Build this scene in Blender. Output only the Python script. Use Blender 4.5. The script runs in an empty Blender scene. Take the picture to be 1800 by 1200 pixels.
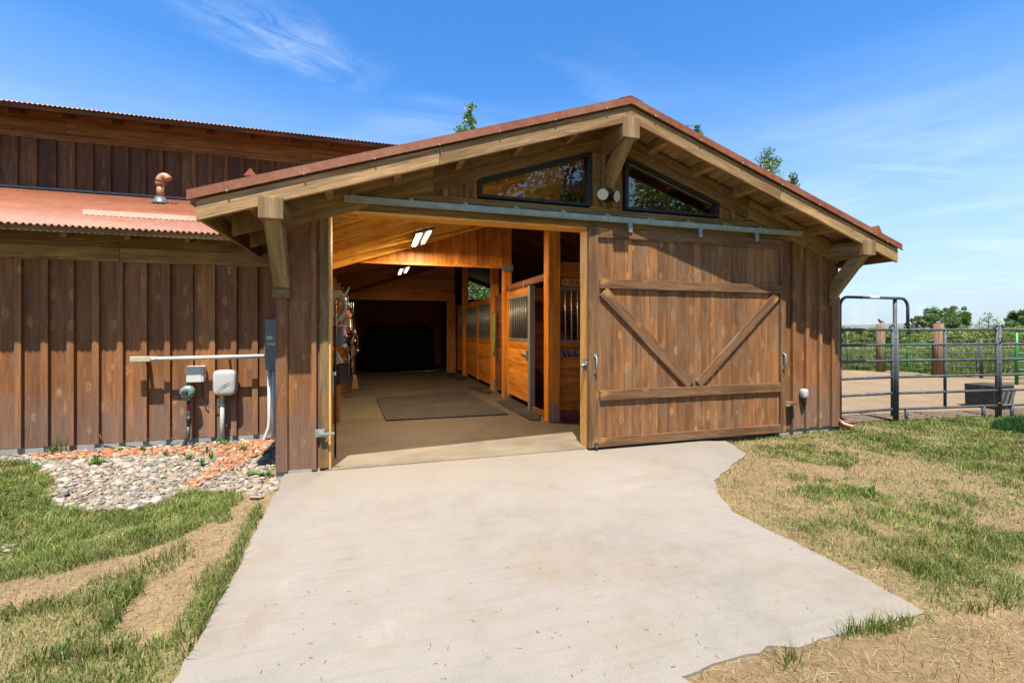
CLROT = 25; CLLOC = (0, 0, 0); SKYSAT = 1.30; SKYVAL = 1.50; SKYHUE = .502; CLOUDC = (6.5, 6.9, 7.4); SKYSTR = .085; SUNE = 5.0; EXPO = 1.26
HAZEC = (2.9, 3.65, 4.25)
import bpy, math, random
import numpy as np
from mathutils import Vector, Matrix
random.seed(7); rng = np.random.default_rng(11)
SC = bpy.context.scene
COL = SC.collection
R = math.radians
# ------------------------------------------------------------------ camera calibration
TH = R(16.76); F = 797.0; HV = 578.0; EYE = 1.6
CT, ST = math.cos(TH), math.sin(TH)
def ray(u, v):
    xc = (u - 900) / F
    return (xc * CT + ST, CT - xc * ST, (HV - v) / F)
def gp(u, v, z=-0.035):                      # point of the ground seen at (u, v)
    d = ray(u, v); t = (z - EYE) / d[2]
    return (d[0] * t, d[1] * t)
def wp(u, v, Y):                             # point of a vertical plane y = Y
    d = ray(u, v); t = Y / d[1]
    return (d[0] * t, Y, EYE + d[2] * t)
cam_d = bpy.data.cameras.new('camera'); cam = bpy.data.objects.new('camera', cam_d); COL.objects.link(cam)
cam.location = (0, 0, EYE); cam.rotation_euler = (R(90), 0, -TH)
cam_d.sensor_width = 36; cam_d.lens = F / 1800 * 36; cam_d.shift_y = -22 / 1800
cam_d.clip_start = 0.05; cam_d.clip_end = 9000
SC.camera = cam
# ------------------------------------------------------------------ node helpers
def newmat(name):
    m = bpy.data.materials.new(name); m.use_nodes = True
    nt = m.node_tree; nt.nodes.clear()
    out = nt.nodes.new('ShaderNodeOutputMaterial'); b = nt.nodes.new('ShaderNodeBsdfPrincipled')
    nt.links.new(b.outputs[0], out.inputs[0])
    return m, nt, b, out
class G:
    def __init__(s, nt): s.nt = nt
    def n(s, t, **k):
        nd = s.nt.nodes.new(t)
        for a, v in k.items(): setattr(nd, a, v)
        return nd
    def set(s, sock, v):
        if hasattr(v, 'is_output') or isinstance(v, bpy.types.NodeSocket): s.nt.links.new(v, sock)
        else: sock.default_value = v
    def math(s, op, a, b=0.5, c=None, clamp=False):
        nd = s.n('ShaderNodeMath', operation=op, use_clamp=clamp)
        s.set(nd.inputs[0], a); s.set(nd.inputs[1], b)
        if c is not None: s.set(nd.inputs[2], c)
        return nd.outputs[0]
    def vmath(s, op, a, b):
        nd = s.n('ShaderNodeVectorMath', operation=op); s.set(nd.inputs[0], a); s.set(nd.inputs[1], b)
        return nd.outputs[0]
    def comb(s, x, y, z):
        nd = s.n('ShaderNodeCombineXYZ')
        for i, v in enumerate((x, y, z)): s.set(nd.inputs[i], v)
        return nd.outputs[0]
    def sep(s, v):
        nd = s.n('ShaderNodeSeparateXYZ'); s.set(nd.inputs[0], v); return nd.outputs
    def noise(s, vec, scale=1, detail=3, rough=.55, dist=0, color=False):
        nd = s.n('ShaderNodeTexNoise'); s.set(nd.inputs['Vector'], vec)
        nd.inputs['Scale'].default_value = scale; nd.inputs['Detail'].default_value = detail
        nd.inputs['Roughness'].default_value = rough; nd.inputs['Distortion'].default_value = dist
        return nd.outputs['Color' if color else 'Fac']
    def ramp(s, fac, stops, interp='LINEAR'):
        nd = s.n('ShaderNodeValToRGB'); s.set(nd.inputs[0], fac); cr = nd.color_ramp; cr.interpolation = interp
        while len(cr.elements) > len(stops): cr.elements.remove(cr.elements[-1])
        while len(cr.elements) < len(stops): cr.elements.new(1)
        for e, (p, c) in zip(cr.elements, stops):
            e.position = p; e.color = (c, c, c, 1) if not hasattr(c, '__len__') else (*c[:3], 1)
        return nd.outputs[0]
    def mr(s, v, a, b, c=0, d=1):
        nd = s.n('ShaderNodeMapRange'); s.set(nd.inputs[0], v)
        for i, x in enumerate((a, b, c, d)): nd.inputs[i + 1].default_value = x
        return nd.outputs[0]
    def mix(s, fac, a, b, mode='MIX'):
        nd = s.n('ShaderNodeMix', data_type='RGBA', blend_type=mode)
        s.set(nd.inputs[0], fac)
        for i, v in ((6, a), (7, b)):
            if hasattr(v, '__len__'): v = (*v[:3], 1)
            s.set(nd.inputs[i], v)
        return nd.outputs[2]
    def bump(s, h, strength=.3, dist=.01):
        nd = s.n('ShaderNodeBump'); s.set(nd.inputs['Height'], h)
        nd.inputs['Strength'].default_value = strength; nd.inputs['Distance'].default_value = dist
        return nd.outputs[0]
def wood(name, dark, mid, light, grey=None, knot=(.05, .02, .01), halo=None, knots=.55, rough=.75, var=.35, lo=.38, hi=.66,
         gstr=.45, bump=.35, ks=3.2, kdark=.65, wet=0):
    m, nt, b, out = newmat(name); g = G(nt)
    uv = g.n('ShaderNodeUVMap', uv_map='UVMap').outputs[0]
    rnd = g.n('ShaderNodeNewGeometry').outputs['Random Per Island']
    off = g.comb(g.math('MULTIPLY', rnd, 57.3), g.math('MULTIPLY', rnd, 131.7), g.math('MULTIPLY', rnd, 19))
    p = g.vmath('ADD', uv, off)
    # knots
    kp = g.vmath('MULTIPLY', p, (ks * 1.35, ks * .62, 1))
    kw = g.n('ShaderNodeTexVoronoi', voronoi_dimensions='2D'); g.set(kw.inputs['Vector'], kp); kw.inputs['Scale'].default_value = 1
    kr = g.sep(kw.outputs['Color'])
    on = g.math('LESS_THAN', kr[0], knots)
    rad = g.math('MULTIPLY_ADD', kr[1], .06, .03)
    d = g.math('DIVIDE', kw.outputs['Distance'], rad)
    d = g.math('ADD', d, g.math('MULTIPLY_ADD', g.noise(p, 13, 4), 2.6, -1.3))
    core = g.math('MULTIPLY', on, g.mr(d, .1, 1.3, 1, 0))
    ring = g.math('MULTIPLY', on, g.mr(d, .7, 3.4, 1, 0))
    # grain bends round the knots
    ps = g.sep(p)
    gx = g.math('ADD', ps[0], g.math('MULTIPLY', ring, .035))
    gw = g.noise(g.comb(g.math('MULTIPLY', gx, 9), g.math('MULTIPLY', ps[1], 1.1), 0), 1, 3, .6)
    fine = g.noise(g.comb(g.math('MULTIPLY_ADD', gw, 9, g.math('MULTIPLY', gx, 85)), g.math('MULTIPLY', ps[1], 2.2), 0), 1, 4, .65)
    broad = g.noise(g.comb(g.math('MULTIPLY', gx, 11), g.math('MULTIPLY', ps[1], .9), 3.1), 1, 4, .62, .4)
    blot = g.noise(g.comb(g.math('MULTIPLY', ps[0], 5), g.math('MULTIPLY', ps[1], 2.3), 9.1), 1, 3, .6, .8)
    br = g.math('ADD', broad, g.math('MULTIPLY_ADD', rnd, .16, -.08))
    c = g.ramp(br, [(lo, dark), ((lo + hi) / 2, mid), (hi, light)])
    if grey is not None:
        c = g.mix(g.mr(blot, .50, .68), c, grey)
    if wet:
        pz = g.sep(g.n('ShaderNodeNewGeometry').outputs['Position'])[2]
        wn = g.noise(g.comb(g.math('MULTIPLY', ps[0], 14), g.math('MULTIPLY', ps[1], 1.5), 5.0), 1, 4, .7)
        c = g.mix(g.math('MULTIPLY', g.mr(g.math('SUBTRACT', pz, g.math('MULTIPLY', wn, .75)), .0, .45, 1, 0), wet), c, (.17, .115, .09))
    if halo is None: halo = light
    c = g.mix(g.math('MULTIPLY', ring, g.mr(kr[2], 0, 1, .15, .75)), c, halo)
    c = g.mix(g.math('MULTIPLY', core, kdark), c, knot)
    fm = g.mr(fine, .3, .7, 1 - gstr, 1 + gstr * .55)
    c = g.mix(1, c, g.comb(fm, fm, fm), 'MULTIPLY')
    rv = g.math('FRACT', g.math('MULTIPLY', rnd, 77.77))
    vv = g.mr(rv, 0, 1, 1 - var, 1 + var * .6)
    c = g.mix(1, c, g.comb(vv, vv, vv), 'MULTIPLY')
    g.set(b.inputs['Base Color'], c); b.inputs['Roughness'].default_value = rough
    b.inputs['Specular IOR Level'].default_value = .3
    g.set(b.inputs['Normal'], g.bump(g.math('ADD', fine, g.math('MULTIPLY', core, -.5)), bump, .004))
    return m
def plain(name, col, rough=.6, metal=0, var=.25, scale=9, dirt=None, bump=.1, spec=.5):
    m, nt, b, out = newmat(name); g = G(nt)
    tc = g.n('ShaderNodeTexCoord').outputs['Object']
    col = [x * .66 for x in col]; n1 = g.noise(tc, scale, 5, .6)
    c = g.mix(g.mr(n1, .3, .7), [x * (1 - var) for x in col], [min(1, x * (1 + var)) for x in col])
    if dirt is not None: c = g.mix(g.mr(g.noise(tc, scale * .6, 6, .7), .52, .72), c, dirt)
    g.set(b.inputs['Base Color'], c); b.inputs['Roughness'].default_value = rough; b.inputs['Metallic'].default_value = metal
    b.inputs['Specular IOR Level'].default_value = spec
    g.set(b.inputs['Normal'], g.bump(n1, bump, .003))
    return m
def vcol(name, rough=.7, transl=0, spec=.3, jitter=0, bump=0):
    m, nt, b, out = newmat(name); g = G(nt)
    c = g.mix(1, g.n('ShaderNodeAttribute', attribute_name='Col').outputs['Color'], (.74, .74, .72), 'MULTIPLY')
    if jitter:
        tc = g.n('ShaderNodeTexCoord').outputs['Object']; n = g.noise(tc, jitter, 5, .7)
        f = g.mr(n, .3, .7, .7, 1.25); c = g.mix(1, c, g.comb(f, f, f), 'MULTIPLY')
        if bump: g.set(b.inputs['Normal'], g.bump(n, bump, .004))
    g.set(b.inputs['Base Color'], c); b.inputs['Roughness'].default_value = rough
    b.inputs['Specular IOR Level'].default_value = spec
    if transl:
        t = g.n('ShaderNodeBsdfTranslucent'); g.set(t.inputs[0], c)
        mx = g.n('ShaderNodeMixShader'); mx.inputs[0].default_value = transl
        nt.links.new(b.outputs[0], mx.inputs[1]); nt.links.new(t.outputs[0], mx.inputs[2]); nt.links.new(mx.outputs[0], out.inputs[0])
    return m
def leafmat(name, c1, c2, transl=.35):
    m, nt, b, out = newmat(name); g = G(nt)
    rnd = g.n('ShaderNodeNewGeometry').outputs['Random Per Island']
    tc = g.n('ShaderNodeTexCoord').outputs['Object']
    f = g.math('ADD', g.math('MULTIPLY', rnd, .6), g.mr(g.noise(tc, .9, 2), .35, .65, 0, .4))
    c = g.mix(f, [x * .78 for x in c1], [x * .78 for x in c2])
    g.set(b.inputs['Base Color'], c); b.inputs['Roughness'].default_value = .5
    t = g.n('ShaderNodeBsdfTranslucent'); g.set(t.inputs[0], g.mix(1, c, (1.2, 1.3, .6), 'MULTIPLY'))
    mx = g.n('ShaderNodeMixShader'); mx.inputs[0].default_value = transl
    nt.links.new(b.outputs[0], mx.inputs[1]); nt.links.new(t.outputs[0], mx.inputs[2]); nt.links.new(mx.outputs[0], out.inputs[0])
    return m
# ------------------------------------------------------------------ materials
M = {}
M['siding'] = wood('stained_siding', (0.161, 0.064, 0.022), (0.224, 0.091, 0.030), (0.328, 0.134, 0.039), grey=(0.198, 0.105, 0.053), halo=(0.489, 0.262, 0.109), knots=.7, ks=4.2, kdark=.45, var=.22, lo=.34, hi=.70, gstr=.34, wet=.6)
M['batten'] = wood('stained_battens', (0.175, 0.072, 0.027), (0.240, 0.100, 0.035), (0.337, 0.141, 0.045), grey=(0.204, 0.112, 0.061), halo=(0.490, 0.266, 0.117), knots=.5, ks=4.2, kdark=.45, var=.18, lo=.34, hi=.70, gstr=.32, wet=.5)
M['doorwood'] = wood('door_planks', (.138, .062, .024), (.208, .094, .035), (.360, .145, .042), grey=(.198, .120, .066), halo=(.52, .29, .11), knots=.65, ks=3.8, kdark=.5, var=.22, lo=.34, hi=.70, gstr=.38)
M['doorrail'] = wood('door_rails', (0.119, 0.057, 0.024), (0.186, 0.091, 0.037), (0.287, 0.138, 0.048), grey=(0.186, 0.114, 0.059), halo=(0.490, 0.244, 0.069), knots=.4, var=.15)
M['uppertrim'] = wood('upper_trim', (0.138, 0.058, 0.019), (0.207, 0.090, 0.028), (0.299, 0.134, 0.044), knots=.3, var=.2)
M['trim'] = wood('weathered_trim', (0.151, 0.085, 0.030), (0.230, 0.134, 0.048), (0.336, 0.204, 0.070), grey=(0.224, 0.154, 0.070), knots=.35, var=.22, halo=(0.224, 0.132, 0.049))
M['fascia'] = wood('fascia_wood', (0.190, 0.105, 0.040), (0.298, 0.177, 0.073), (0.417, 0.258, 0.111), grey=(0.271, 0.174, 0.087), knots=.35, var=.15, knot=(0.144, 0.065, 0.024), halo=(0.271, 0.146, 0.052), gstr=.5)
M['beam'] = wood('beam_wood', (0.192, 0.120, 0.053), (0.272, 0.183, 0.087), (0.352, 0.241, 0.120), knots=.5, var=.12, knot=(0.096, 0.046, 0.018), halo=(0.216, 0.124, 0.048), gstr=.4, ks=4)
M['upper'] = wood('upper_siding', (0.082, 0.034, 0.013), (0.125, 0.053, 0.019), (0.214, 0.090, 0.030), grey=(0.108, 0.060, 0.030), knots=.35, var=.3)
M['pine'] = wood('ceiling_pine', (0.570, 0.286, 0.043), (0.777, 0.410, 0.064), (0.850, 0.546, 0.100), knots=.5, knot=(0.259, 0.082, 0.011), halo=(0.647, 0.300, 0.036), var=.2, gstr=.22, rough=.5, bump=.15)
M['orange'] = wood('orange_stained_planks', (0.355, 0.125, 0.018), (0.521, 0.196, 0.028), (0.662, 0.278, 0.045), knots=.35, knot=(0.165, 0.041, 0.008), halo=(0.426, 0.142, 0.016), var=.25, gstr=.28, rough=.45, bump=.15)
M['post'] = wood('orange_post', (0.444, 0.146, 0.018), (0.616, 0.225, 0.027), (0.739, 0.304, 0.044), knots=.75, knot=(0.197, 0.036, 0.008), halo=(0.493, 0.146, 0.016), var=.1, gstr=.2, rough=.4, bump=.12, ks=3)
M['jamb'] = wood('jamb_pine', (0.446, 0.238, 0.065), (0.553, 0.315, 0.094), (0.642, 0.391, 0.137), knots=.5, knot=(0.223, 0.085, 0.029), var=.08, gstr=.25, rough=.5, bump=.15)
M['headwood'] = wood('orange_head_pine', (.62, .26, .035), (.74, .34, .05), (.82, .42, .08), knots=.4, knot=(.3, .08, .02), var=.08, gstr=.2, rough=.5, bump=.12)
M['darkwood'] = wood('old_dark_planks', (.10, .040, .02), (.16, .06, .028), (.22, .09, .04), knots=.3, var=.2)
M['fencepost'] = wood('fence_post_wood', (0.124, 0.074, 0.037), (0.186, 0.112, 0.062), (0.248, 0.161, 0.093), knots=.3, var=.1, bump=.6)
M['galv'] = plain('galvanised_steel', (.42, .47, .47), .38, .55, .15, 14, (.30, .33, .32))
M['galvtrack'] = plain('galvanised_track', (.40, .45, .38), .5, .15, .2, 9, (.25, .29, .27))
M['black'] = plain('black_frame', (.010, .010, .011), .55, 0, .2)
M['cream'] = plain('cream_lens', (.75, .70, .52), .3, 0, .06)
M['white'] = plain('white_plastic', (.72, .72, .69), .4, 0, .05, 6)
M['greybox'] = plain('grey_plastic', (.56, .57, .55), .45, 0, .06, 5, (.47, .46, .42))
M['beige'] = plain('beige_plastic', (.60, .53, .33), .5, 0, .08)
M['panelgrey'] = plain('grey_panel_paint', (.17, .19, .20), .45, .2, .1)
M['regulator'] = plain('green_grey_paint', (.22, .33, .31), .5, .2, .2, 14, (.14, .17, .15))
M['darkpipe'] = plain('dark_pipe', (.055, .055, .055), .5, .2, .3, 20, (.12, .08, .05))
M['pipe'] = plain('corral_pipe', (.085, .095, .105), .6, 0, .25, 18, (.13, .13, .13), spec=.25)
M['greenpipe'] = plain('green_pipe', (.02, .20, .045), .45, .1, .2)
M['copper'] = plain('copper_paint', (.36, .115, .045), .38, .35, .15, 5)
M['copperpipe'] = plain('copper_pipe', (.62, .30, .17), .5, .2, .15, 9)
M['rubber'] = plain('black_rubber', (.028, .026, .022), .75, 0, .3, 12, (.09, .07, .045))
M['mat'] = plain('dusty_rubber_mat', (.026, .025, .022), .85, 0, .5, 2.2, (.040, .035, .025))
M['tarp'] = plain('dark_tarp', (.006, .007, .005), .95, 0, .5, 3, spec=.05)
M['rope'] = plain('pale_rope', (.50, .46, .36), .8, 0, .2, 30)
M['greenrope'] = plain('green_rope', (.22, .28, .08), .8, 0, .2, 30)
M['cloth'] = plain('grey_cloth', (.20, .17, .15), .9, 0, .2, 10)
M['found'] = plain('foundation_concrete', (.36, .34, .31), .85, 0, .15, 6, (.28, .24, .2))
M['bottle'] = plain('bottle_white', (.75, .74, .7), .35, 0, .04)
M['navy'] = plain('bottle_label', (.02, .035, .06), .4, 0, .1)
M['lime'] = plain('lime_print', (.25, .45, .05), .5, 0, .1)
M['red'] = plain('red_paint', (.42, .03, .02), .5, 0, .1)
M['signyellow'] = plain('sign_yellow', (0.620, 0.470, 0.120), .5, 0, .12, 20)
M['signborder'] = plain('sign_border', (.28, .06, .02), .5, 0, .12)
M['tuscan'] = plain('tan_handle', (.22, .12, .045), .5, 0, .2, 8)
M['yellow'] = plain('yellow_tag', (.55, .47, .05), .5, 0, .1)
M['darkvoid'] = plain('dark_red_door', (.34, .07, .04), .7, 0, .2, 2)
def metalroof(name, a, b_, c_, rough, metal):
    m, nt, b, out = newmat(name); g = G(nt)
    pos = g.n('ShaderNodeNewGeometry').outputs['Position']
    n1 = g.noise(pos, 1.3, 6, .65); n2 = g.noise(g.vmath('MULTIPLY', pos, (9, 2.5, 9)), 1, 5, .7)
    n3 = g.noise(pos, 60, 3)
    f = g.math('MULTIPLY_ADD', n1, .5, g.math('MULTIPLY', n2, .5))
    c = g.ramp(f, [(.38, a), (.5, b_), (.64, c_)])
    v = g.mr(n3, .3, .7, .85, 1.12); c = g.mix(1, c, g.comb(v, v, v), 'MULTIPLY')
    g.set(b.inputs['Base Color'], c); b.inputs['Roughness'].default_value = rough; b.inputs['Metallic'].default_value = metal
    g.set(b.inputs['Normal'], g.bump(n3, .15, .002))
    return m
M['roof'] = metalroof('rusted_corrugated_steel', (0.198, 0.061, 0.026), (0.245, 0.085, 0.039), (0.291, 0.113, 0.053), .55, .0)
M['flash'] = metalroof('rusted_flashing', (0.147, 0.034, 0.010), (0.197, 0.058, 0.019), (0.236, 0.102, 0.048), .6, .0)
M['bar'] = metalroof('snow_bar_steel', (.60, .36, .25), (.66, .42, .30), (.70, .48, .36), .5, .0)
# concrete
def concrete(name, tint, inside=False):
    m, nt, b, out = newmat(name); g = G(nt)
    pos = g.n('ShaderNodeNewGeometry').outputs['Position']
    n1 = g.noise(pos, .55, 6, .62, .5); n2 = g.noise(pos, 3.1, 6, .7, .3); n3 = g.noise(pos, 90, 3, .7)
    st = g.noise(g.vmath('MULTIPLY', pos, (1.2, 14, 1)), 1.6, 5, .7)
    c = g.ramp(g.math('MULTIPLY_ADD', n1, .55, g.math('MULTIPLY', n2, .45)),
               [(.33, [x * .80 for x in tint]), (.47, tint), (.56, (tint[0] * 1.06, tint[1] * 1.06, tint[2] * 1.07)), (.68, (tint[0] * 1.27, tint[1] * 1.27, tint[2] * 1.28))])
    c = g.mix(g.mr(g.noise(pos, 1.1, 5, .7, .8), .52, .70, 0, .6), c, (tint[0] * .95, tint[1] * .80, tint[2] * .66))
    c = g.mix(g.mr(st, .50, .74, 0, .38), c, [x * .66 for x in tint])
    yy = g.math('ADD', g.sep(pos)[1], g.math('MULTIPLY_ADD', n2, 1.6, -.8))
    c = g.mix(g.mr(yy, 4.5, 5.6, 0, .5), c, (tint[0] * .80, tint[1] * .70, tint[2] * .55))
    sp = g.n('ShaderNodeTexVoronoi'); g.set(sp.inputs['Vector'], pos); sp.inputs['Scale'].default_value = 7
    spc = g.sep(sp.outputs['Color'])
    spot = g.math('MULTIPLY', g.mr(sp.outputs['Distance'], .03, .07, 1, 0), g.math('LESS_THAN', spc[0], .3))
    c = g.mix(g.math('MULTIPLY', spot, .55), c, (.12, .09, .06))
    v = g.mr(n3, .3, .7, .88, 1.1); c = g.mix(1, c, g.comb(v, v, v), 'MULTIPLY')
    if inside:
        dirt_shade = g.mr(g.math('ADD', g.sep(pos)[1], g.math('MULTIPLY_ADD', g.noise(pos, .9, 5, .7), 2.4, -1.2)), 6.2, 8.2, 0, .88)  # tracked dirt plus the aisle's shade, painted into the floor colour going inward
        c = g.mix(dirt_shade, c, (.042, .039, .030))
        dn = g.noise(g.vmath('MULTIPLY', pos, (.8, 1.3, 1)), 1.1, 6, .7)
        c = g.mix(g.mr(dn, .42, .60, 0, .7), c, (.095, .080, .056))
    g.set(b.inputs['Base Color'], c); b.inputs['Roughness'].default_value = .85 if not inside else .6
    b.inputs['Specular IOR Level'].default_value = .25
    g.set(b.inputs['Normal'], g.bump(g.math('ADD', n3, g.math('MULTIPLY', n2, 1.5)), .22, .004))
    return m
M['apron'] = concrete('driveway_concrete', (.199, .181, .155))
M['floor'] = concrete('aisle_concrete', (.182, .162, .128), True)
def glassmat():
    m, nt, b, out = newmat('window_glass'); nt.nodes.remove(b); g = G(nt)
    tr = g.n('ShaderNodeBsdfTransparent'); tr.inputs[0].default_value = (.86, .86, .82, 1)
    gl = g.n('ShaderNodeBsdfGlossy'); gl.inputs['Roughness'].default_value = .0; gl.inputs[0].default_value = (1, 1, 1, 1)
    fr = g.n('ShaderNodeFresnel'); fr.inputs[0].default_value = 1.6
    f = g.math('MULTIPLY_ADD', fr.outputs[0], .85, .02, clamp=True)
    mx = g.n('ShaderNodeMixShader'); g.set(mx.inputs[0], f)
    nt.links.new(tr.outputs[0], mx.inputs[1]); nt.links.new(gl.outputs[0], mx.inputs[2]); nt.links.new(mx.outputs[0], out.inputs[0])
    return m
M['glass'] = glassmat()
def emit(name, col, s):
    m, nt, b, out = newmat(name)
    b.inputs['Base Color'].default_value = (.8, .8, .7, 1); b.inputs['Emission Color'].default_value = (*col, 1); b.inputs['Emission Strength'].default_value = s
    return m
M['tube'] = emit('lit_tube', (1, .88, .58), 1.8)
M['grass'] = vcol('grass_blades', .55, .30)
M['stone'] = vcol('river_stone', .75, 0, .3, 25, .25)
M['bark'] = plain('bark', (.14, .105, .075), .9, 0, .35, 6, bump=.6)
M['leafdark'] = leafmat('leaf_dark', (.07, .13, .045), (.17, .25, .09))
M['leafmid'] = leafmat('leaf_mid', (.07, .14, .03), (.19, .29, .07))
M['leafgrey'] = leafmat('leaf_greygreen', (.09, .13, .05), (.21, .26, .11))
M['leafbush'] = leafmat('leaf_bush', (.15, .20, .045), (.32, .37, .11))
M['weed'] = leafmat('weed_leaf', (.05, .16, .02), (.16, .30, .05))
# ------------------------------------------------------------------ object helpers
ORG = {}
def props(o, label=None, cat=None, group=None, kind=None):
    if label: o['label'] = label
    if cat: o['category'] = cat
    if group: o['group'] = group
    if kind: o['kind'] = kind
    return o
def thing(name, label, cat, loc=(0, 0, 0), group=None):
    o = bpy.data.objects.new(name, None); COL.objects.link(o); o.location = loc; o.empty_display_size = .2
    ORG[o.name] = Vector(loc)
    return props(o, label, cat, group)
def copy_thing(root, loc, rz=0, scale=None, label=None):
    def cp(o, par):
        c = o.copy(); COL.objects.link(c)
        if par is not None: c.parent = par
        for ch in [x for x in bpy.data.objects if x.parent == o and x != c]: cp(ch, c)
        return c
    r = cp(root, None); r.location = loc; r.rotation_euler = (0, 0, rz)
    if scale: r.scale = (scale,) * 3
    if label: r['label'] = label
    ORG[r.name] = Vector(loc)
    return r
class MB:
    def __init__(s): s.v = []; s.f = []; s.uv = []; s.sm = []
    def hexa(s, p):
        """p[a][b][c]; a = grain direction"""
        P = [Vector(p[a][b][c]) for a in (0, 1) for b in (0, 1) for c in (0, 1)]
        o = P[0]
        ax = [(P[4] - o), (P[2] - o), (P[1] - o)]
        ax = [a.normalized() if a.length > 1e-9 else Vector((0, 0, 1)) for a in ax]
        ax = [ax[0]] + [(a - ax[0] * a.dot(ax[0])).normalized() if abs(a.dot(ax[0])) < .95 else a for a in ax[1:]]
        n = len(s.v); s.v += [tuple(q) for q in P]
        co = [[(q - o).dot(a) for a in ax] for q in P]
        rz = random.random() * 3
        flip = ax[0].cross(ax[1]).dot(ax[2]) < 0
        for idx, (i, j) in (((0, 1, 3, 2), (1, 2)), ((4, 6, 7, 5), (1, 2)), ((0, 4, 5, 1), (2, 0)), ((2, 3, 7, 6), (2, 0)), ((0, 2, 6, 4), (1, 0)), ((1, 5, 7, 3), (1, 0))):
            if flip: idx = idx[::-1]
            s.f.append([n + k for k in idx]); s.uv.append([(co[k][i], co[k][j]) for k in idx]); s.sm.append(False)
        return s
    def box(s, x0, x1, y0, y1, z0, z1, ax='z'):
        X = (x0, x1); Y = (y0, y1); Z = (z0, z1)
        if ax == 'z': p = [[[(X[b], Y[c], Z[a]) for c in (0, 1)] for b in (0, 1)] for a in (0, 1)]
        elif ax == 'x': p = [[[(X[a], Y[c], Z[b]) for c in (0, 1)] for b in (0, 1)] for a in (0, 1)]
        else: p = [[[(X[b], Y[a], Z[c]) for c in (0, 1)] for b in (0, 1)] for a in (0, 1)]
        return s.hexa(p)
    def beam(s, p0, p1, wv, dv):
        p0, p1, wv, dv = Vector(p0), Vector(p1), Vector(wv), Vector(dv)
        return s.hexa([[[q + wv * (b - .5) + dv * (c - .5) for c in (0, 1)] for b in (0, 1)] for q in (p0, p1)])
    def tube(s, pts, r, seg=10, cap=True):
        pts = [Vector(p) for p in pts]; rs = r if hasattr(r, '__len__') else [r] * len(pts)
        n0 = len(s.v); L = 0
        t0 = (pts[1] - pts[0]).normalized()
        up = Vector((0, 0, 1)) if abs(t0.z) < .9 else Vector((1, 0, 0))
        a = t0.cross(up).normalized()
        Ls = []
        for i, p in enumerate(pts):
            t = (pts[min(i + 1, len(pts) - 1)] - pts[max(i - 1, 0)]).normalized()
            a = (a - t * a.dot(t)).normalized(); b = t.cross(a)
            if i: L += (p - pts[i - 1]).length
            Ls.append(L)
            for k in range(seg):
                w = 2 * math.pi * k / seg
                s.v.append(tuple(p + (a * math.cos(w) + b * math.sin(w)) * rs[i]))
        for i in range(len(pts) - 1):
            for k in range(seg):
                k2 = (k + 1) % seg
                s.f.append([n0 + i * seg + k, n0 + i * seg + k2, n0 + (i + 1) * seg + k2, n0 + (i + 1) * seg + k])
                c = 2 * math.pi * rs[i] / seg
                s.uv.append([(k * c, Ls[i]), ((k + 1) * c, Ls[i]), ((k + 1) * c, Ls[i + 1]), (k * c, Ls[i + 1])]); s.sm.append(True)
        if cap:
            for i, rev in ((0, True), (len(pts) - 1, False)):
                fs = [n0 + i * seg + k for k in range(seg)]
                if rev: fs = fs[::-1]
                s.f.append(fs); s.uv.append([(s.v[q][0], s.v[q][1]) for q in fs]); s.sm.append(False)
        return s
    def prism(s, poly, d):
        """extrude polygon (3-D points) by vector d"""
        d = Vector(d); n = len(s.v); k = len(poly); P = [Vector(p) for p in poly]
        s.v += [tuple(p) for p in P] + [tuple(p + d) for p in P]
        e = (P[1] - P[0]).normalized(); q = d.normalized().cross(e)
        nr = Vector((0, 0, 0))
        for i in range(k): nr += P[i].cross(P[(i + 1) % k])
        fl = nr.dot(d) > 0
        uvp = [((p - P[0]).dot(q), (p - P[0]).dot(e)) for p in P]
        def add(idx, uv):
            if fl: idx = idx[::-1]; uv = uv[::-1]
            s.f.append(idx); s.uv.append(uv); s.sm.append(False)
        add([n + i for i in range(k)], uvp[:]); add([n + k + i for i in reversed(range(k))], uvp[::-1])
        for i in range(k):
            j = (i + 1) % k; l = (P[j] - P[i]).length
            add([n + j, n + i, n + k + i, n + k + j], [(0, l), (0, 0), (d.length, 0), (d.length, l)])
        return s
    def sphere(s, c, r, seg=12, rings=8, sq=None):
        r = r if hasattr(r, '__len__') else (r, r, r); n = len(s.v)
        for i in range(rings + 1):
            ph = math.pi * i / rings
            for k in range(seg):
                w = 2 * math.pi * k / seg
                d = [math.sin(ph) * math.cos(w), math.sin(ph) * math.sin(w), math.cos(ph)]
                if sq: d = [math.copysign(abs(x) ** sq, x) for x in d]
                s.v.append((c[0] + r[0] * d[0], c[1] + r[1] * d[1], c[2] + r[2] * d[2]))
        for i in range(rings):
            for k in range(seg):
                k2 = (k + 1) % seg
                s.f.append([n + i * seg + k, n + (i + 1) * seg + k, n + (i + 1) * seg + k2, n + i * seg + k2])
                s.uv.append([(0, 0)] * 4); s.sm.append(True)
        return s
    def poly(s, pts, sm=False):
        n = len(s.v); s.v += [tuple(p) for p in pts]; s.f.append(list(range(n, n + len(pts)))); s.uv.append([(p[0], p[1]) for p in pts]); s.sm.append(sm)
        return s
    def build(s, name, mat, parent=None, label=None, cat=None, group=None, kind=None, bevel=0, org=None):
        me = bpy.data.meshes.new(name)
        if parent is not None: o0 = ORG[parent.name]
        elif org is not None: o0 = Vector(org)
        elif kind == 'structure': o0 = Vector((0, 0, 0))
        else:
            A = np.array(s.v); o0 = Vector(((A[:, 0].min() + A[:, 0].max()) / 2, (A[:, 1].min() + A[:, 1].max()) / 2, A[:, 2].min()))
        me.from_pydata([(v[0] - o0[0], v[1] - o0[1], v[2] - o0[2]) for v in s.v], [], s.f)
        uvl = me.uv_layers.new(name='UVMap')
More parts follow.
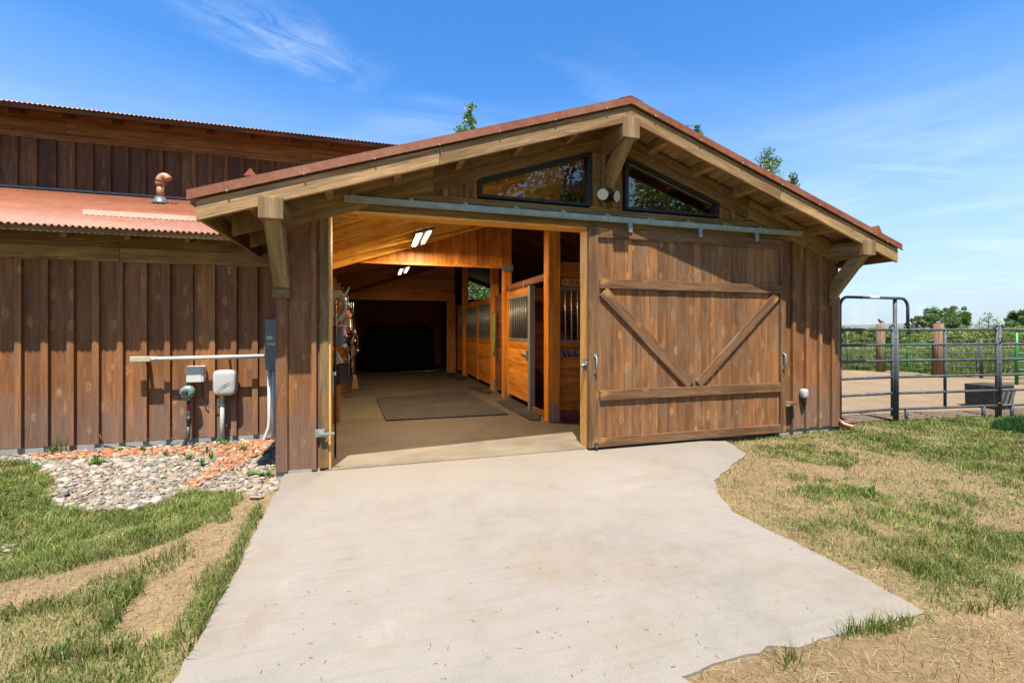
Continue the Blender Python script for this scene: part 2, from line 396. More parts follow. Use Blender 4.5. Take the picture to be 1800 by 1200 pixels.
        uvl.data.foreach_set('uv', [c for f in s.uv for q in f for c in q])
        me.polygons.foreach_set('use_smooth', s.sm)
        me.materials.append(M[mat] if isinstance(mat, str) else mat); me.update()
        o = bpy.data.objects.new(name, me); COL.objects.link(o)
        if parent is not None: o.parent = parent
        else: o.location = o0
        ORG[o.name] = o0
        if bevel:
            bm = o.modifiers.new('bevel', 'BEVEL'); bm.width = bevel; bm.segments = 2; bm.limit_method = 'ANGLE'; bm.angle_limit = R(40)
        props(o, label, cat, group, kind)
        return o
def npmesh(name, V, T, mat, cols=None, smooth=False, nper=3, org=(0, 0, 0)):
    me = bpy.data.meshes.new(name)
    V = np.asarray(V, np.float32) - np.array(org, np.float32); T = np.asarray(T, np.int32)
    me.vertices.add(len(V)); me.vertices.foreach_set('co', V.ravel())
    me.loops.add(T.size); me.loops.foreach_set('vertex_index', T.ravel())
    me.polygons.add(len(T)); me.polygons.foreach_set('loop_start', np.arange(len(T), dtype=np.int32) * nper)
    me.polygons.foreach_set('loop_total', np.full(len(T), nper, np.int32))
    me.polygons.foreach_set('use_smooth', np.full(len(T), smooth))
    if cols is not None:
        ca = me.color_attributes.new('Col', 'FLOAT_COLOR', 'POINT')
        C = np.ones((len(V), 4), np.float32); C[:, :3] = cols; ca.data.foreach_set('color', C.ravel())
    me.update(calc_edges=True); me.validate()
    me.materials.append(mat)
    o = bpy.data.objects.new(name, me); COL.objects.link(o); o.location = org; ORG[o.name] = Vector(org)
    return o
# numpy noise
def vnoise(x, y, seed=0):
    xi = np.floor(x).astype(np.int64); yi = np.floor(y).astype(np.int64); fx = x - xi; fy = y - yi
    fx = fx * fx * (3 - 2 * fx); fy = fy * fy * (3 - 2 * fy)
    def h(a, b):
        n = (a * 374761393 + b * 668265263 + seed * 1442695041) & 0xffffffff
        n = ((n ^ (n >> 13)) * 1274126177) & 0xffffffff
        return ((n ^ (n >> 16)) & 0xffff) / 65535.0
    return (h(xi, yi) * (1 - fx) + h(xi + 1, yi) * fx) * (1 - fy) + (h(xi, yi + 1) * (1 - fx) + h(xi + 1, yi + 1) * fx) * fy
def fbm(x, y, s, seed=0, o=4):
    t = 0; a = .5; tot = 0
    for i in range(o):
        t = t + a * vnoise(x * s, y * s, seed + i); tot += a; a *= .5; s *= 2.03
    return t / tot
def inpoly(x, y, poly):
    r = np.zeros(np.shape(x), bool); n = len(poly)
    for i in range(n):
        x0, y0 = poly[i]; x1, y1 = poly[(i + 1) % n]
        c = ((y0 > y) != (y1 > y)) & (x < (x1 - x0) * (y - y0) / ((y1 - y0) if y1 != y0 else 1e-9) + x0)
        r ^= c
    return r
# ------------------------------------------------------------------ the barn
CX = 3.02; FY = 5.54; XL, XR = -1.05, 7.18; SL = .333
def rt(x, off=0): return 4.45 - SL * abs(x - CX) - off
barn = thing('barn', 'brown board and batten stable barn with rust red metal roofs and open sliding door', 'barn', (CX, FY, 0))
def siding(x0, x1, zb, zt, y, sp=.27, bat=.062, off=0, batm='batten'):
    b = MB(); b2 = MB(); x = x0 - off
    zt_ = zt if callable(zt) else (lambda q: zt)
    while x < x1 - .005:
        a, c = max(x, x0), min(x + sp, x1)
        if c - a > .01:
            e = random.uniform(-.0015, .0015)
            b.hexa([[[(q, yy, (zb if k == 0 else zt_(q))) for yy in (y + e, y + .022)] for q in (a + .002, c - .002)] for k in (0, 1)])
        m = x + sp
        if x0 + .02 < m < x1 - .02:
            w = bat / 2 * random.uniform(.9, 1.1); dz = random.uniform(-.006, .012)
            b2.hexa([[[(q, yy, (zb + dz if k == 0 else zt_(q))) for yy in (y - .046, y - .0025)] for q in (max(m - w, x0), min(m + w, x1))] for k in (0, 1)])
        x += sp
    if b2.v: b2.build('siding_battens', batm, barn)
    return b
# front wall siding
b = siding(XL + .12, -.60, .03, lambda x: rt(x, .34), FY, .29, .05, .02)
b.build('wall_siding', 'siding', barn)
siding(2.84, XR - .02, .035, lambda x: min(2.95, rt(x, .36)), FY, .27, .062, .1).build('wall_siding', 'siding', barn)
# gable siding round the windows
siding(-.98, 1.17, 3.21, lambda x: rt(x, .34), FY + .004, .27, .062, .1, 'trim').build('gable_siding', 'trim', barn)
siding(2.80, 3.24, 3.27, lambda x: rt(x, .3), FY + .004, .147, .05, 0, 'trim').build('gable_siding', 'trim', barn)
siding(4.86, 6.6, 3.23, lambda x: max(3.235, rt(x, .34)), FY + .004, .27, .062, .05, 'trim').build('gable_siding', 'trim', barn)
# core wall behind the siding (sheathing), with the door and window holes
b = MB()
b.box(XL + .02, -.56, FY + .024, FY + .15, 0, 2.9)
b.box(2.78, XR - .04, FY + .024, FY + .15, 0, 2.9)
def slab(x0, x1, z0f, z1f, y0, y1, ax='z'):
    b.hexa([[[(x, y, (z0f(x) if k == 0 else z1f(x))) for y in (y0, y1)] for x in (x0, x1)] for k in (0, 1)])
b.box(XL + .02, 1.22, FY + .024, FY + .15, 2.985, 3.0, 'x')
slab(XL + .02, 1.22, lambda x: 2.98 if x > -.9 else 2.9, lambda x: rt(x, .16), FY + .026, FY + .148)
slab(1.22, 2.76, lambda x: 3.0, lambda x: 3.22, FY + .026, FY + .148)
slab(1.22, 2.76, lambda x: rt(x, .40), lambda x: rt(x, .16), FY + .026, FY + .148)
slab(2.76, CX, lambda x: 3.0, lambda x: rt(x, .16), FY + .026, FY + .148)
slab(CX, 3.27, lambda x: 2.92, lambda x: rt(x, .16), FY + .026, FY + .148)
slab(3.27, 4.83, lambda x: 2.92, lambda x: 3.22, FY + .026, FY + .148)
slab(3.27, 4.83, lambda x: rt(x, .40), lambda x: rt(x, .16), FY + .026, FY + .148)
slab(4.83, XR - .04, lambda x: 2.9, lambda x: rt(x, .16), FY + .026, FY + .148)
b.build('wall_core', 'orange', barn)
# corner boards
MB().box(XL, XL + .12, FY - .028, FY + .02, .02, 2.62).build('corner_board', 'siding', barn, bevel=.003)
MB().box(XR - .10, XR + .005, FY - .028, FY + .02, .02, 2.62).build('corner_board', 'siding', barn, bevel=.003)
# header, ledge trims, casing
b = MB().box(-.60, 2.84, FY - .03, FY + .02, 2.965, 3.135, 'x'); b.box(2.845, 6.55, FY - .03, FY - .004, 2.955, 3.135, 'x')
b.box(-.60, 6.5, FY - .034, FY - .004, 3.138, 3.215, 'x')
b.build('header_board', 'trim', barn, bevel=.003)
MB().box(-.60, -.51, FY - .034, FY + .02, 0.03, 2.962).build('door_casing', 'trim', barn, bevel=.003)
for sg in (-1, 1):            # rake boards on the wall, two tiers
    e = XL + .02 if sg < 0 else XR - .02
    for (o0, o1, y0, m_) in ((.13, .245, FY - .065, 'trim'), (.25, .415, FY - .045, 'trim')):
        b = MB(); i = 0
        segs = [CX + sg * .001, CX + sg * 2.35, e]
        for q0, q1 in zip(segs[:-1], segs[1:]):
            b.hexa([[[(q, y, rt(q, o)) for y in (y0, FY - .0045 if o0 > .2 else FY - .003)] for o in (o1, o0)] for q in (q0 + sg * .001, q1 - sg * .001)])
        b.build('rake_board', m_, barn, bevel=.003)
# windows
for (xa, xb) in ((1.22, 2.76), (3.27, 4.83)):
    z0 = 3.235
    def q(x, i): return rt(x, .40 + i)
    w = MB(); fr = .052; y0, y1 = FY - .055, FY + .06
    xi0, xi1 = xa + fr, xb - fr
    w.hexa([[[(x, y, z) for y in (y0, y1)] for z in (z0, z0 + fr * .7)] for x in (xa, xb)])
    w.hexa([[[(x, y, q(x, i)) for y in (y0, y1)] for i in (0, fr)] for x in (xa, xb)])
    for (x0, x1) in ((xa, xi0), (xi1, xb)):
        w.hexa([[[(x, y, (z0 + fr * .7 if k == 0 else q(x, fr))) for y in (y0 + .001, y1)] for x in (x0, x1)] for k in (0, 1)])
    wo = w.build('window', 'black', barn)
    MB().prism([(xi0, FY, z0 + fr * .7), (xi1, FY, z0 + fr * .7), (xi1, FY, q(xi1, fr)), (xi0, FY, q(xi0, fr))], (0, .008, 0)).build('pane', 'glass', wo)
# roof
FE = 4.93; EL, ER = -1.69, 7.73; BY = 11.2
def corr(x0, x1, pts, amp=.014, per=.068, step=6):
    """corrugated sheet: ribs run along pts direction (y,z list), wave across x"""
    n = max(2, int((x1 - x0) / per * step)); V = []; Fc = []; UV = []
    mb = MB(); k = len(pts)
    for i in range(n + 1):
        x = x0 + (x1 - x0) * i / n; w = amp * math.sin(2 * math.pi * x / per)
        for (y, z) in pts: mb.v.append((x, y, z + w))
    for i in range(n):
        for j in range(k - 1):
            a = i * k + j; mb.f.append([a, a + k, a + k + 1, a + 1]); mb.uv.append([(0, 0)] * 4); mb.sm.append(True)
    return mb
# front gable roof: ribs run down the slope, the wave runs along y
def gable_sheet(sg, e):
    mb = MB(); per = .068; y0, y1 = FE + .03, BY; n = int((y1 - y0) / per * 5)
    for i in range(n + 1):
        y = y0 + (y1 - y0) * i / n; w = .009 * math.sin(2 * math.pi * y / per)
        for x in (CX, e): mb.v.append((x, y, rt(x) + .0 + w))
    for i in range(n):
        a = i * 2; q = [a, a + 1, a + 3, a + 2]
        mb.f.append(q if sg < 0 else q[::-1]); mb.uv.append([(0, 0)] * 4); mb.sm.append(True)
    return mb
roof = None
for sg, e in ((-1, EL), (1, ER)):
    r_ = gable_sheet(sg, e).build('roof', 'roof', barn); roof = roof or r_
    b = MB()      # deck boards, running with the ridge
    n = 18
    for i in range(n):
        xa = CX + (e - CX) * i / n; xb = CX + (e - CX) * (i + 1) / n - sg * -.0 - (sg * .004)
        b.hexa([[[(x, y, rt(x, o)) for o in (.095, .02)] for x in (xa, xb)] for y in (FE + .06, BY)])
    b.build('roof_deck', 'fascia', r_)
    # flashing at the front edge
    b = MB()
    b.hexa([[[(x, y, rt(x, o)) for y in (FE - .004, FE + .002)] for o in (.070, -.012)] for x in (CX, e)])
    b.hexa([[[(x, y, rt(x, o)) for y in (FE - .004, FE + .10)] for o in (-.013, -.017)] for x in (CX, e)])
    b.hexa([[[(x, y, rt(x, o)) for y in (FE - .018, FE + .002)] for o in (.079, .071)] for x in (CX, e)])
    fl = b.build('flashing', 'flash', r_)
    for i in range(7):
        x = CX + (e - CX) * (i + .5) / 7; MB().sphere((x, FE - .02, rt(x, .081)), .010, 6, 4).build('screw', 'galv', fl)
    # barge board
    b = MB()
    for (f0, f1) in ((0, .5), (.5, .985)):
        xs = [CX + (e - CX) * f0 + sg * .001, CX + (e - CX) * f1 - sg * .001]
        b.hexa([[[(x, y, rt(x, o)) for y in (FE + .012, FE + .055)] for o in (.285, .097)] for x in xs])
    b.build('barge_board', 'fascia', r_, bevel=.003)
    # eave board along the side
    b = MB(); b.hexa([[[(x, y, rt(e - sg * .06, o)) for o in (.26, .10)] for x in (e - sg * .10, e - sg * .06)] for y in (FE + .06, BY)])
    b.build('eave_board', 'trim', r_)
    # lookouts between wall and barge board
    for i in range(6):
        x = CX + sg * (.62 + .72 * i)
        b = MB(); b.hexa([[[(x + dx, y, rt(x + dx, o)) for o in (.225, .097)] for dx in (-.038, .038)] for y in (FE + .057, FY - .067)])
        b.build('lookout', 'fascia', r_)
# ridge flashing end + cap
b = MB(); b.hexa([[[(CX + dx, y, rt(CX + dx, o)) for o in (-.026, -.020)] for dx in (-.16, 0)] for y in (FE - .006, BY)])
b.hexa([[[(CX + dx, y, rt(CX + dx, o)) for o in (-.026, -.020)] for dx in (0.0, .16)] for y in (FE - .006, BY)]); b.build('ridge_cap', 'flash', roof)
# gutter pieces at the right eave
MB().tube([(ER - .02, FE + .12, rt(ER) - .09), (ER - .02, BY, rt(ER) - .09)], .05, 10).build('gutter', 'copper', roof)
# projecting beams with braces
def bracket(x0, x1, z0, z1, ys, zw, bx0, bx1, yb):
    o = MB().box(x0, x1, ys, FY - .03, z0, z1, 'y').build('outrigger_beam', 'beam', barn, bevel=.006)
    xm0, xm1 = bx0, bx1
    y_f = ys + .06; th = .17
    p = [(y_f, z0 - .001), (y_f + th * 1.15, z0 - .001), (yb, zw + th * 1.5), (yb, zw)]
    MB().prism([(xm0, y, z) for y, z in p], (xm1 - xm0, 0, 0)).build('brace', 'beam', o, bevel=.005)
bracket(-1.095, -.87, 2.68, 2.895, 4.93, 2.04, -1.065, -.905, FY - .03)
bracket(6.93, 7.18, 2.70, 2.925, 4.93, 2.06, 6.98, 7.13, FY - .03)
bracket(2.91, 3.14, 3.955, 4.215, 4.925, 3.50, 2.955, 3.095, FY - .03)
MB().box(-1.075, -.895, FY - .055, FY - .029, 1.94, 2.04).build('brace_block', 'trim', barn, bevel=.004)
MB().box(6.975, 7.135, FY - .055, FY - .029, 1.97, 2.06).build('brace_block', 'trim', barn, bevel=.004)
# horizontal under-eave beams seen beside the left bracket
for ya in (5.62, 6.35):
    b = MB(); b.hexa([[[(x, y, rt(x, o)) for o in (.33, .10)] for x in (-1.50, XL)] for y in (ya, ya + .04)]); b.build('rafter_tail', 'trim', barn)
# door opening lining
b = MB().box(-.51, -.485, FY - .02, FY + .19, .012, 2.955)
jl = b.build('door_jamb', 'jamb', barn)
jr = MB().box(2.715, 2.745, FY - .02, FY + .20, .012, 2.955).build('door_jamb', 'jamb', barn)
MB().box(-.484, 2.714, FY - .02, FY + .20, 2.93, 2.962, 'x').build('door_head', 'headwood', barn)
# side walls, back wall
b = MB()
for i in range(7): b.box(XL, XL + .02, FY + .025 + i * .27, FY + .025 + i * .27 + .266, .02, 2.9)
b.box(XL + .022, XL + .1, FY + .15, 21, 0, 3.05)
b.build('side_wall', 'siding', barn)
b = MB()
for i in range(56): b.box(XR - .021, XR, FY + .025 + i * .275, FY + .025 + i * .275 + .271, .02, 2.9)
b.box(XR - .12, XR - .023, FY + .15, 21, 0, 3.05)
b.build('side_wall', 'siding', barn)
MB().box(2.78, XR, FY + .023, FY + .04, -.1, .03, 'x').build('foundation', 'found', barn)
MB().box(XL, -.6, FY - .01, FY + .02, -.1, .028, 'x').build('foundation', 'found', barn)
# interior ceiling
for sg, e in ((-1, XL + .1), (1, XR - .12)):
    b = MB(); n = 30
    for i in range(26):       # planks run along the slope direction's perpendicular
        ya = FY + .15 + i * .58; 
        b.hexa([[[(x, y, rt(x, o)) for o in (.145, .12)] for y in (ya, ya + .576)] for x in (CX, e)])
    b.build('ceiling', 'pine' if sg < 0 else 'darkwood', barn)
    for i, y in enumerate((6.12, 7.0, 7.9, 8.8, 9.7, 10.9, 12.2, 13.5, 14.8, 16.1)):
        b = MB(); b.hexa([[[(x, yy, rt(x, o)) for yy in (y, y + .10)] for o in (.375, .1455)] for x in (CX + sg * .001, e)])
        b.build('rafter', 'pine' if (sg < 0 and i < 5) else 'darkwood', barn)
b = MB()    # upper barn volume closes the roof further back
for sg, e in ((-1, XL), (1, XR)):
    b.hexa([[[(x, y, rt(x, o)) for o in (.11, .02)] for x in (CX, e)] for y in (BY + .01, 21)])
b.build('roof_deck', 'darkwood', barn)
# interior left wall planks
b = MB()
for i in range(12): b.box(XL + .102, XL + .125, FY + .16, 16.5, .02 + i * .25, .267 + i * .25, 'y')
b.build('interior_wall', 'orange', barn)
# gable panel of grooved plywood over the aisle
b = MB(); x = XL + .13
while x < 2.86:
    x1 = min(x + .195, 2.88)
    b.hexa([[[(q, y, (3.01 if k == 0 else rt(q, .15))) for y in (10.02, 10.05)] for q in (x, x1 - .006)] for k in (0, 1)]); x = x1
pn = b.build('gable_panel', 'orange', barn)
MB().box(XL + .13, 2.88, 9.985, 10.018, 2.98, 3.03, 'x').build('trim', 'orange', pn)
# back wall of the aisle with its wide opening
b = MB()
for i in range(9):
    b.box(XL + .13, 2.80, 16.6, 16.63, 2.75 + i * .16, 2.905 + i * .16, 'x')
b.box(XL + .13, -.93, 16.59, 16.63, 0, 2.745); b.box(2.5, 2.82, 16.59, 16.63, 0, 2.745)
b.build('back_wall', 'orange', barn)
MB().box(-.93, 2.5, 16.55, 16.589, 2.62, 2.76, 'x').build('opening_header', 'orange', barn)
b = MB().box(XL, 3.0, 20.3, 20.4, 0, 4.4, 'x')
b.box(3.0, XR, 20.3, 20.4, 0, 2.95, 'x'); b.box(5.1, XR, 20.3, 20.4, 2.951, 3.6, 'x'); b.box(3.0, 3.93, 20.3, 20.4, 2.951, 4.2, 'x')
b.hexa([[[(x, y, (3.84 - .35 * (x - 3.95)) if k == 0 else rt(x, .1)) for y in (20.3, 20.4)] for x in (3.931, 5.1)] for k in (0, 1)])
b.build('back_wall', 'darkvoid', barn)
MB().box(2.80, 2.86, 16.6, 20.3, 0, 2.6, 'y').build('partition_wall', 'darkwood', barn)
# posts of the stall row
def post(x, y, w=.2, z1=3.9, mat='post', brk=False, h=None):
    o = MB().box(x - w / 2, x + w / 2, y - w / 2, y + w / 2, .01, z1).build('post', mat, barn, bevel=.006)
    if brk:
        pb = MB().box(x - .045, x + .045, y - w / 2 - .008, y - w / 2 - .001, .011, .33).build('post_base', 'galv', o)
        for zz in (.12, .22, .29): MB().sphere((x, y - w / 2 - .012, zz), .014, 8, 5).build('bolt', 'panelgrey', pb)
    return o
post(2.92, 7.30, .22, rt(2.9, .15), 'post', True)
p10 = post(2.92, 10.13, .19, rt(2.9, .15), 'post', True)
MB().box(2.78, 3.03, 9.96, 10.02, 2.93, 3.06, 'x').build('steel_strap', 'galv', p10)
post(2.92, 11.25, .19, 3.9, 'post', True); post(2.92, 15.2, .19, 3.9, 'post')
# stall fronts along the aisle
def planks(b, x0, x1, y0, y1, z0, z1, h=.15, ax='y'):
    z = z0
    while z < z1 - .01:
        b.box(x0, x1, y0, y1, z, min(z + h, z1) - .004, ax); z += h
def stall_y(y0, y1, name='stall_front', door=False):
    b = MB(); planks(b, 2.91, 2.945, y0, y1, .14, 1.36); planks(b, 2.91, 2.945, y0, y1, 2.30, 2.45)
    b.box(2.895, 2.95, y0, y0 + .07, .10, 2.45); b.box(2.895, 2.95, y1 - .07, y1, .10, 2.45)
    o = b.build(name, 'orange', barn)
    MB().box(2.90, 2.94, y0 + .071, y1 - .071, 1.362, 1.40, 'y').build('bar_sill', 'galv', o)
    r_ = MB().box(2.90, 2.94, y0 + .071, y1 - .071, 2.26, 2.298, 'y').build('bar_frame', 'galv', o)
    n = int((y1 - y0 - .16) / .115); b = MB()
    for i in range(n):
        y = y0 + .12 + (y1 - y0 - .24) * i / max(1, n - 1); b.tube([(2.92, y, 1.39), (2.92, y, 2.27)], .011, 8)
    b.build('bars', 'galv', r_)
    return o
d = stall_y(8.46, 9.98, 'stall_door')
b = MB().tube([(2.885, 8.6, 1.10), (2.86, 8.66, 1.10), (2.86, 8.9, 1.10), (2.885, 8.96, 1.10)], .012, 8).box(2.88, 2.893, 8.55, 8.63, 1.0, 1.18).box(2.86, 2.88, 8.57, 8.60, .98, 1.08); b.build('latch', 'galv', d)
MB().box(2.86, 2.965, 8.30, 8.42, .012, 2.44).build('stall_post', 'galv', barn, label='grey galvanised steel stall post')
trk = MB().box(2.87, 2.93, 7.42, 10.0, 2.49, 2.58, 'y').box(2.885, 2.915, 7.42, 10.0, 2.46, 2.489, 'y').build('stall_track', 'darkwood', barn)
for y in (8.7, 9.7): MB().box(2.865, 2.868, y, y + .05, 2.42, 2.58).build('hanger', 'galv', trk)
MB().box(2.9, 2.96, 7.42, 8.29, .012, .10, 'y').build('stall_sill', 'darkwood', barn)
stall_y(11.36, 13.2); stall_y(13.22, 15.08); stall_y(15.32, 16.55)
b = MB(); planks(b, 2.91, 2.945, 10.24, 11.14, .1, 2.45); b.build('stall_wall', 'darkwood', barn)
# stall wall that faces the door
b = MB(); planks(b, 3.035, 5.4, 7.36, 7.40, .17, 1.10, .15, 'x'); planks(b, 3.035, 5.4, 7.36, 7.40, 1.245, 1.36, .15, 'x'); planks(b, 3.035, 5.4, 7.36, 7.40, 2.33, 2.78, .15, 'x')
b.box(3.035, 3.07, 7.35, 7.41, .17, 2.77); b.box(3.071, 5.4, 7.37, 7.40, 1.10, 1.244, 'x')
fs = b.build('stall_front', 'orange', barn)
MB().box(3.035, 5.4, 7.365, 7.40, .012, .165, 'x').build('kick_board', 'darkvoid', fs)
fr = MB().box(3.071, 4.4, 7.352, 7.392, 1.362, 1.40, 'x').box(3.071, 4.4, 7.352, 7.392, 2.28, 2.328, 'x').box(3.071, 3.10, 7.353, 7.39, 1.401, 2.279).build('bar_frame', 'galv', fs)
b = MB()
for i in range(11): b.tube([(3.205 + .118 * i, 7.372, 1.39), (3.205 + .118 * i, 7.372, 2.29)], .013, 8)
b.build('bars', 'galv', fr)
b = MB(); planks(b, 4.4, 5.4, 7.36, 7.4, 1.361, 2.33, .15, 'x'); b.build('panel', 'orange', fs)
MB().box(5.4, 7.0, 7.36, 7.42, 0, 3.1, 'x').build('partition_wall', 'darkwood', barn)
MB().box(3.1, 7.0, 10.4, 10.46, 0, 2.6, 'x').build('partition_wall', 'darkwood', barn)
# ---------------- sliding door
DY = 5.41; D0, D1, DZ0, DZ1 = 2.685, 5.98, .035, 2.94
b = MB(); x = D0 + .14
def st(xx): return xx
n = 22; ws = [random.uniform(.8, 1.2) for _ in range(n)]; tot = sum(ws); x = D0 + .135; W = (D1 - .10) - x
for w in ws:
    x1 = x + w / tot * W; e = random.uniform(0, .003)
    b.box(x, x1 - .0035, DY + .022 + e, DY + .055, DZ0 + .02, DZ1 - .01); x = x1
door = b.build('sliding_door', 'doorwood', barn)
def rail(name, p0, p1, w, y=DY, t=.0215):
    p0 = Vector((p0[0], 0, p0[1])); p1 = Vector((p1[0], 0, p1[1])); d_ = (p1 - p0).normalized(); s_ = Vector((-d_.z, 0, d_.x)) * w / 2
    b = MB(); b.hexa([[[(q.x + s_.x * k, yy, q.z + s_.z * k) for yy in (y - .012, y + t)] for k in (-1, 1)] for q in (p0, p1)])
    return b.build(name, 'doorrail', door, bevel=.003)
MB().box(D0, D0 + .134, DY - .005, DY + .056, DZ0, DZ1).build('door_stile', 'doorrail', door, bevel=.003)
MB().box(D1 - .099, D1, DY - .005, DY + .056, DZ0, DZ1).build('door_stile', 'doorrail', door, bevel=.003)
MB().box(D0 + .135, D1 - .10, DY - .004, DY + .0215, DZ0, DZ0 + .12, 'x').build('door_rail', 'doorrail', door, bevel=.003)
MB().box(D0 + .135, D1 - .10, DY - .006, DY + .0215, DZ1 - .13, DZ1, 'x').build('door_rail', 'doorrail', door, bevel=.003)
rail('door_rail', (D0 + .16, 2.20), (D1 - .105, 2.20), .125, DY)
rail('door_rail', (D0 + .16, .72), (D1 - .105, .72), .135, DY)
rail('door_brace', (D0 + .21, 2.10), (4.265, .815), .15, DY + .001)
rail('door_brace', (D1 - .17, 2.10), (4.40, .815), .12, DY + .001)
# handles
def pull(x, z):
    o = MB().box(x - .022, x + .022, DY - .016, DY - .0055, z - .13, z - .09).box(x - .022, x + .022, DY - .016, DY - .0055, z + .09, z + .13).build('handle', 'galv', door, bevel=.002)
    MB().tube([(x, DY - .014, z - .11), (x, DY - .05, z - .08), (x, DY - .055, z), (x, DY - .05, z + .08), (x, DY - .014, z + .11)], [.012, .011, .013, .011, .012], 8).build('grip', 'galv', o)
pull(D0 + .085, 1.14); pull(D1 - .05, 1.12)
MB().tube([(D0 + .10, DY - .02, -.0), (D0 + .10, DY - .02, .07)], .018, 10).box(D0 + .07, D0 + .13, DY - .018, DY - .006, .05, .1).build('floor_guide', 'darkpipe', door)
# track
TY0, TY1 = DY - .015, DY + .05
b = MB().box(-.34, 6.30, TY0, TY1, 3.035, 3.10, 'x').box(-.34, 6.30, TY0 - .004, TY0 + .008, 3.022, 3.034, 'x')
tr = b.build('door_track', 'galvtrack', barn, bevel=.004)
for i in range(11):
    x = -.24 + i * .645
    MB().box(x - .022, x + .022, TY0 - .005, TY1 + .005, 3.101, 3.106).box(x - .022, x + .022, TY0 - .008, TY0 - .001, 3.03, 3.106).box(x - .025, x + .025, TY1 + .006, FY - .035, 3.08, 3.15).tube([(x, TY0 - .01, 3.085), (x, TY0 + .01, 3.085)], .008, 6).build('track_bracket', 'galvtrack', tr)
for x in (3.29, 4.42, 5.42):
    b = MB().box(x - .032, x + .032, DY - .022, DY - .013, 2.90, 3.02).box(x - .018, x + .018, DY - .021, DY - .013, 3.0, 3.05)
    b.tube([(x - .012, DY - .03, 2.95), (x - .012, DY - .02, 2.95)], .008, 6).tube([(x + .014, DY - .03, 2.98), (x + .014, DY - .02, 2.98)], .008, 6).build('trolley_plate', 'galv', door)
# small hardware fixed to the building
b = MB().box(-.62, -.555, FY - .075, FY - .026, .40, .455).box(-.645, -.54, FY - .050, FY - .036, .385, .475).box(-.60, -.44, FY - .10, FY - .076, .415, .44)
b.build('door_catch', 'galv', barn, bevel=.003, label='galvanised door catch on the left casing')
b = MB().tube([(2.70, FY + .02, 1.12), (2.64, FY + .02, 1.10)], .02, 8).tube([(2.69, FY - .01, 1.14), (2.715, FY - .01, 1.14)], .03, 8).box(2.695, 2.714, FY + .0, FY + .05, 1.05, 1.2).beam((2.69, FY + .03, 1.1), (2.66, FY + .05, .93), (.012, 0, 0), (0, .012, 0))
b.build('door_latch', 'galv', barn)
b = MB().box(-.50, -.44, FY + .10, FY + .14, 1.06, 1.10).box(-.48, -.465, FY + .11, FY + .13, .85, 1.06); b.build('door_latch', 'galv', barn)
MB().box(6.02, 6.22, FY - .13, FY - .025, .43, .475, 'x').build('stop_block', 'doorrail', barn, bevel=.003)
MB().box(5.98, 6.06, DY - .01, DY + .02, .42, .455).build('stop_plate', 'galv', barn)
# ---------------- left wing
WY = 7.40; WX0 = -16.0; EZ = 2.86; EYv = 6.84; UY = 11.25
siding(WX0, XL, .07, 2.50, WY, .27, .07, -.02).build('wing_wall_siding', 'siding', barn)
MB().box(WX0, XL, WY + .024, WY + .15, 0, 3.0, 'x').build('wall_core', 'darkwood', barn)
MB().box(WX0, XL - .001, WY + .003, WY + .16, -.25, .068, 'x').build('foundation', 'found', barn)
b = MB()
for (xa, xb) in ((WX0, -7.2), (-7.2, -3.3), (-3.3, XL - .002)): b.box(xa + .002, xb - .002, WY - .032, WY - .004, 2.50, 2.692, 'x')
for (xa, xb) in ((WX0, -8.4), (-8.4, -4.55), (-4.55, XL - .002)): b.box(xa + .002, xb - .002, WY - .06, WY - .004, 2.696, 2.985, 'x')
b.build('eave_trim', 'trim', barn, bevel=.003)
def sh(y): return EZ + SL * (y - EYv)
# lower corrugated roof (cut along the valley)
mb = MB(); per = .068; x = WX0; xs = []
n = int((2.6 - WX0) / per * 6)
for i in range(n + 1):
    x = WX0 + (2.6 - WX0) * i / n; w = .015 * math.sin(2 * math.pi * x / per)
    ya = max(EYv - .03, x + 8.55)
    mb.v += [(x, ya, sh(ya) + w), (x, UY, sh(UY) + w)]
for i in range(n):
    a = 2 * i; mb.f.append([a, a + 2, a + 3, a + 1]); mb.uv.append([(0, 0)] * 4); mb.sm.append(True)
lo = mb.build('roof', 'roof', barn)
md = lo.modifiers.new('t', 'SOLIDIFY'); md.thickness = .004
b = MB(); b.hexa([[[(x, y, sh(y) - o) for o in (.045, .016)] for y in (EYv + .02, UY)] for x in (WX0, -1.76)]); b.build('roof_deck', 'trim', lo)
b = MB(); b.box(WX0, -1.72, EYv + .0, EYv + .035, sh(EYv) - .085, sh(EYv) - .018, 'x'); b.build('eave_board', 'trim', lo)
b = MB(); x = -1.72
i = 0
while x > WX0:
    b = MB(); b.hexa([[[(q, y, sh(y) - o) for o in (.16, .048)] for q in (x - .035, x + .035)] for y in (EYv + .10, WY - .003)]); b.build('rafter_tail', 'trim', lo)
    x -= .655; i += 1
    if i > 16: break
# strip of steel lying on the lower roof
b = MB(); y = 7.86
b.hexa([[[(x, yy, sh(yy) + o) for o in (.014, .022)] for yy in (y, y + .12)] for x in (-3.95, -1.2)])
b.hexa([[[(x, yy, sh(y) + o) for o in (.016, .085)] for yy in (y + .001, y + .006)] for x in (-3.95, -1.2)])
b.build('snow_bar', 'bar', lo)
# vent pipe
vx, vy = -3.92, 10.2; vz = sh(vy)
b = MB().tube([(vx, vy, vz + .1), (vx, vy, vz + .38)], .062, 18).tube([(vx, vy, vz + .35), (vx, vy, vz + .42)], .078, 18)
pts = [(vx + .07 - .07 * math.cos(a), vy - .02, vz + .42 + .10 * math.sin(a)) for a in [math.pi * k / 14 for k in range(13)]]
b.tube(pts, .070, 18); vp = b.build('vent_pipe', 'copperpipe', lo)
MB().tube([(vx, vy, vz - .02), (vx, vy, vz + .03), (vx, vy, vz + .12)], [.15, .12, .085], 16).build('pipe_boot', 'panelgrey', vp)
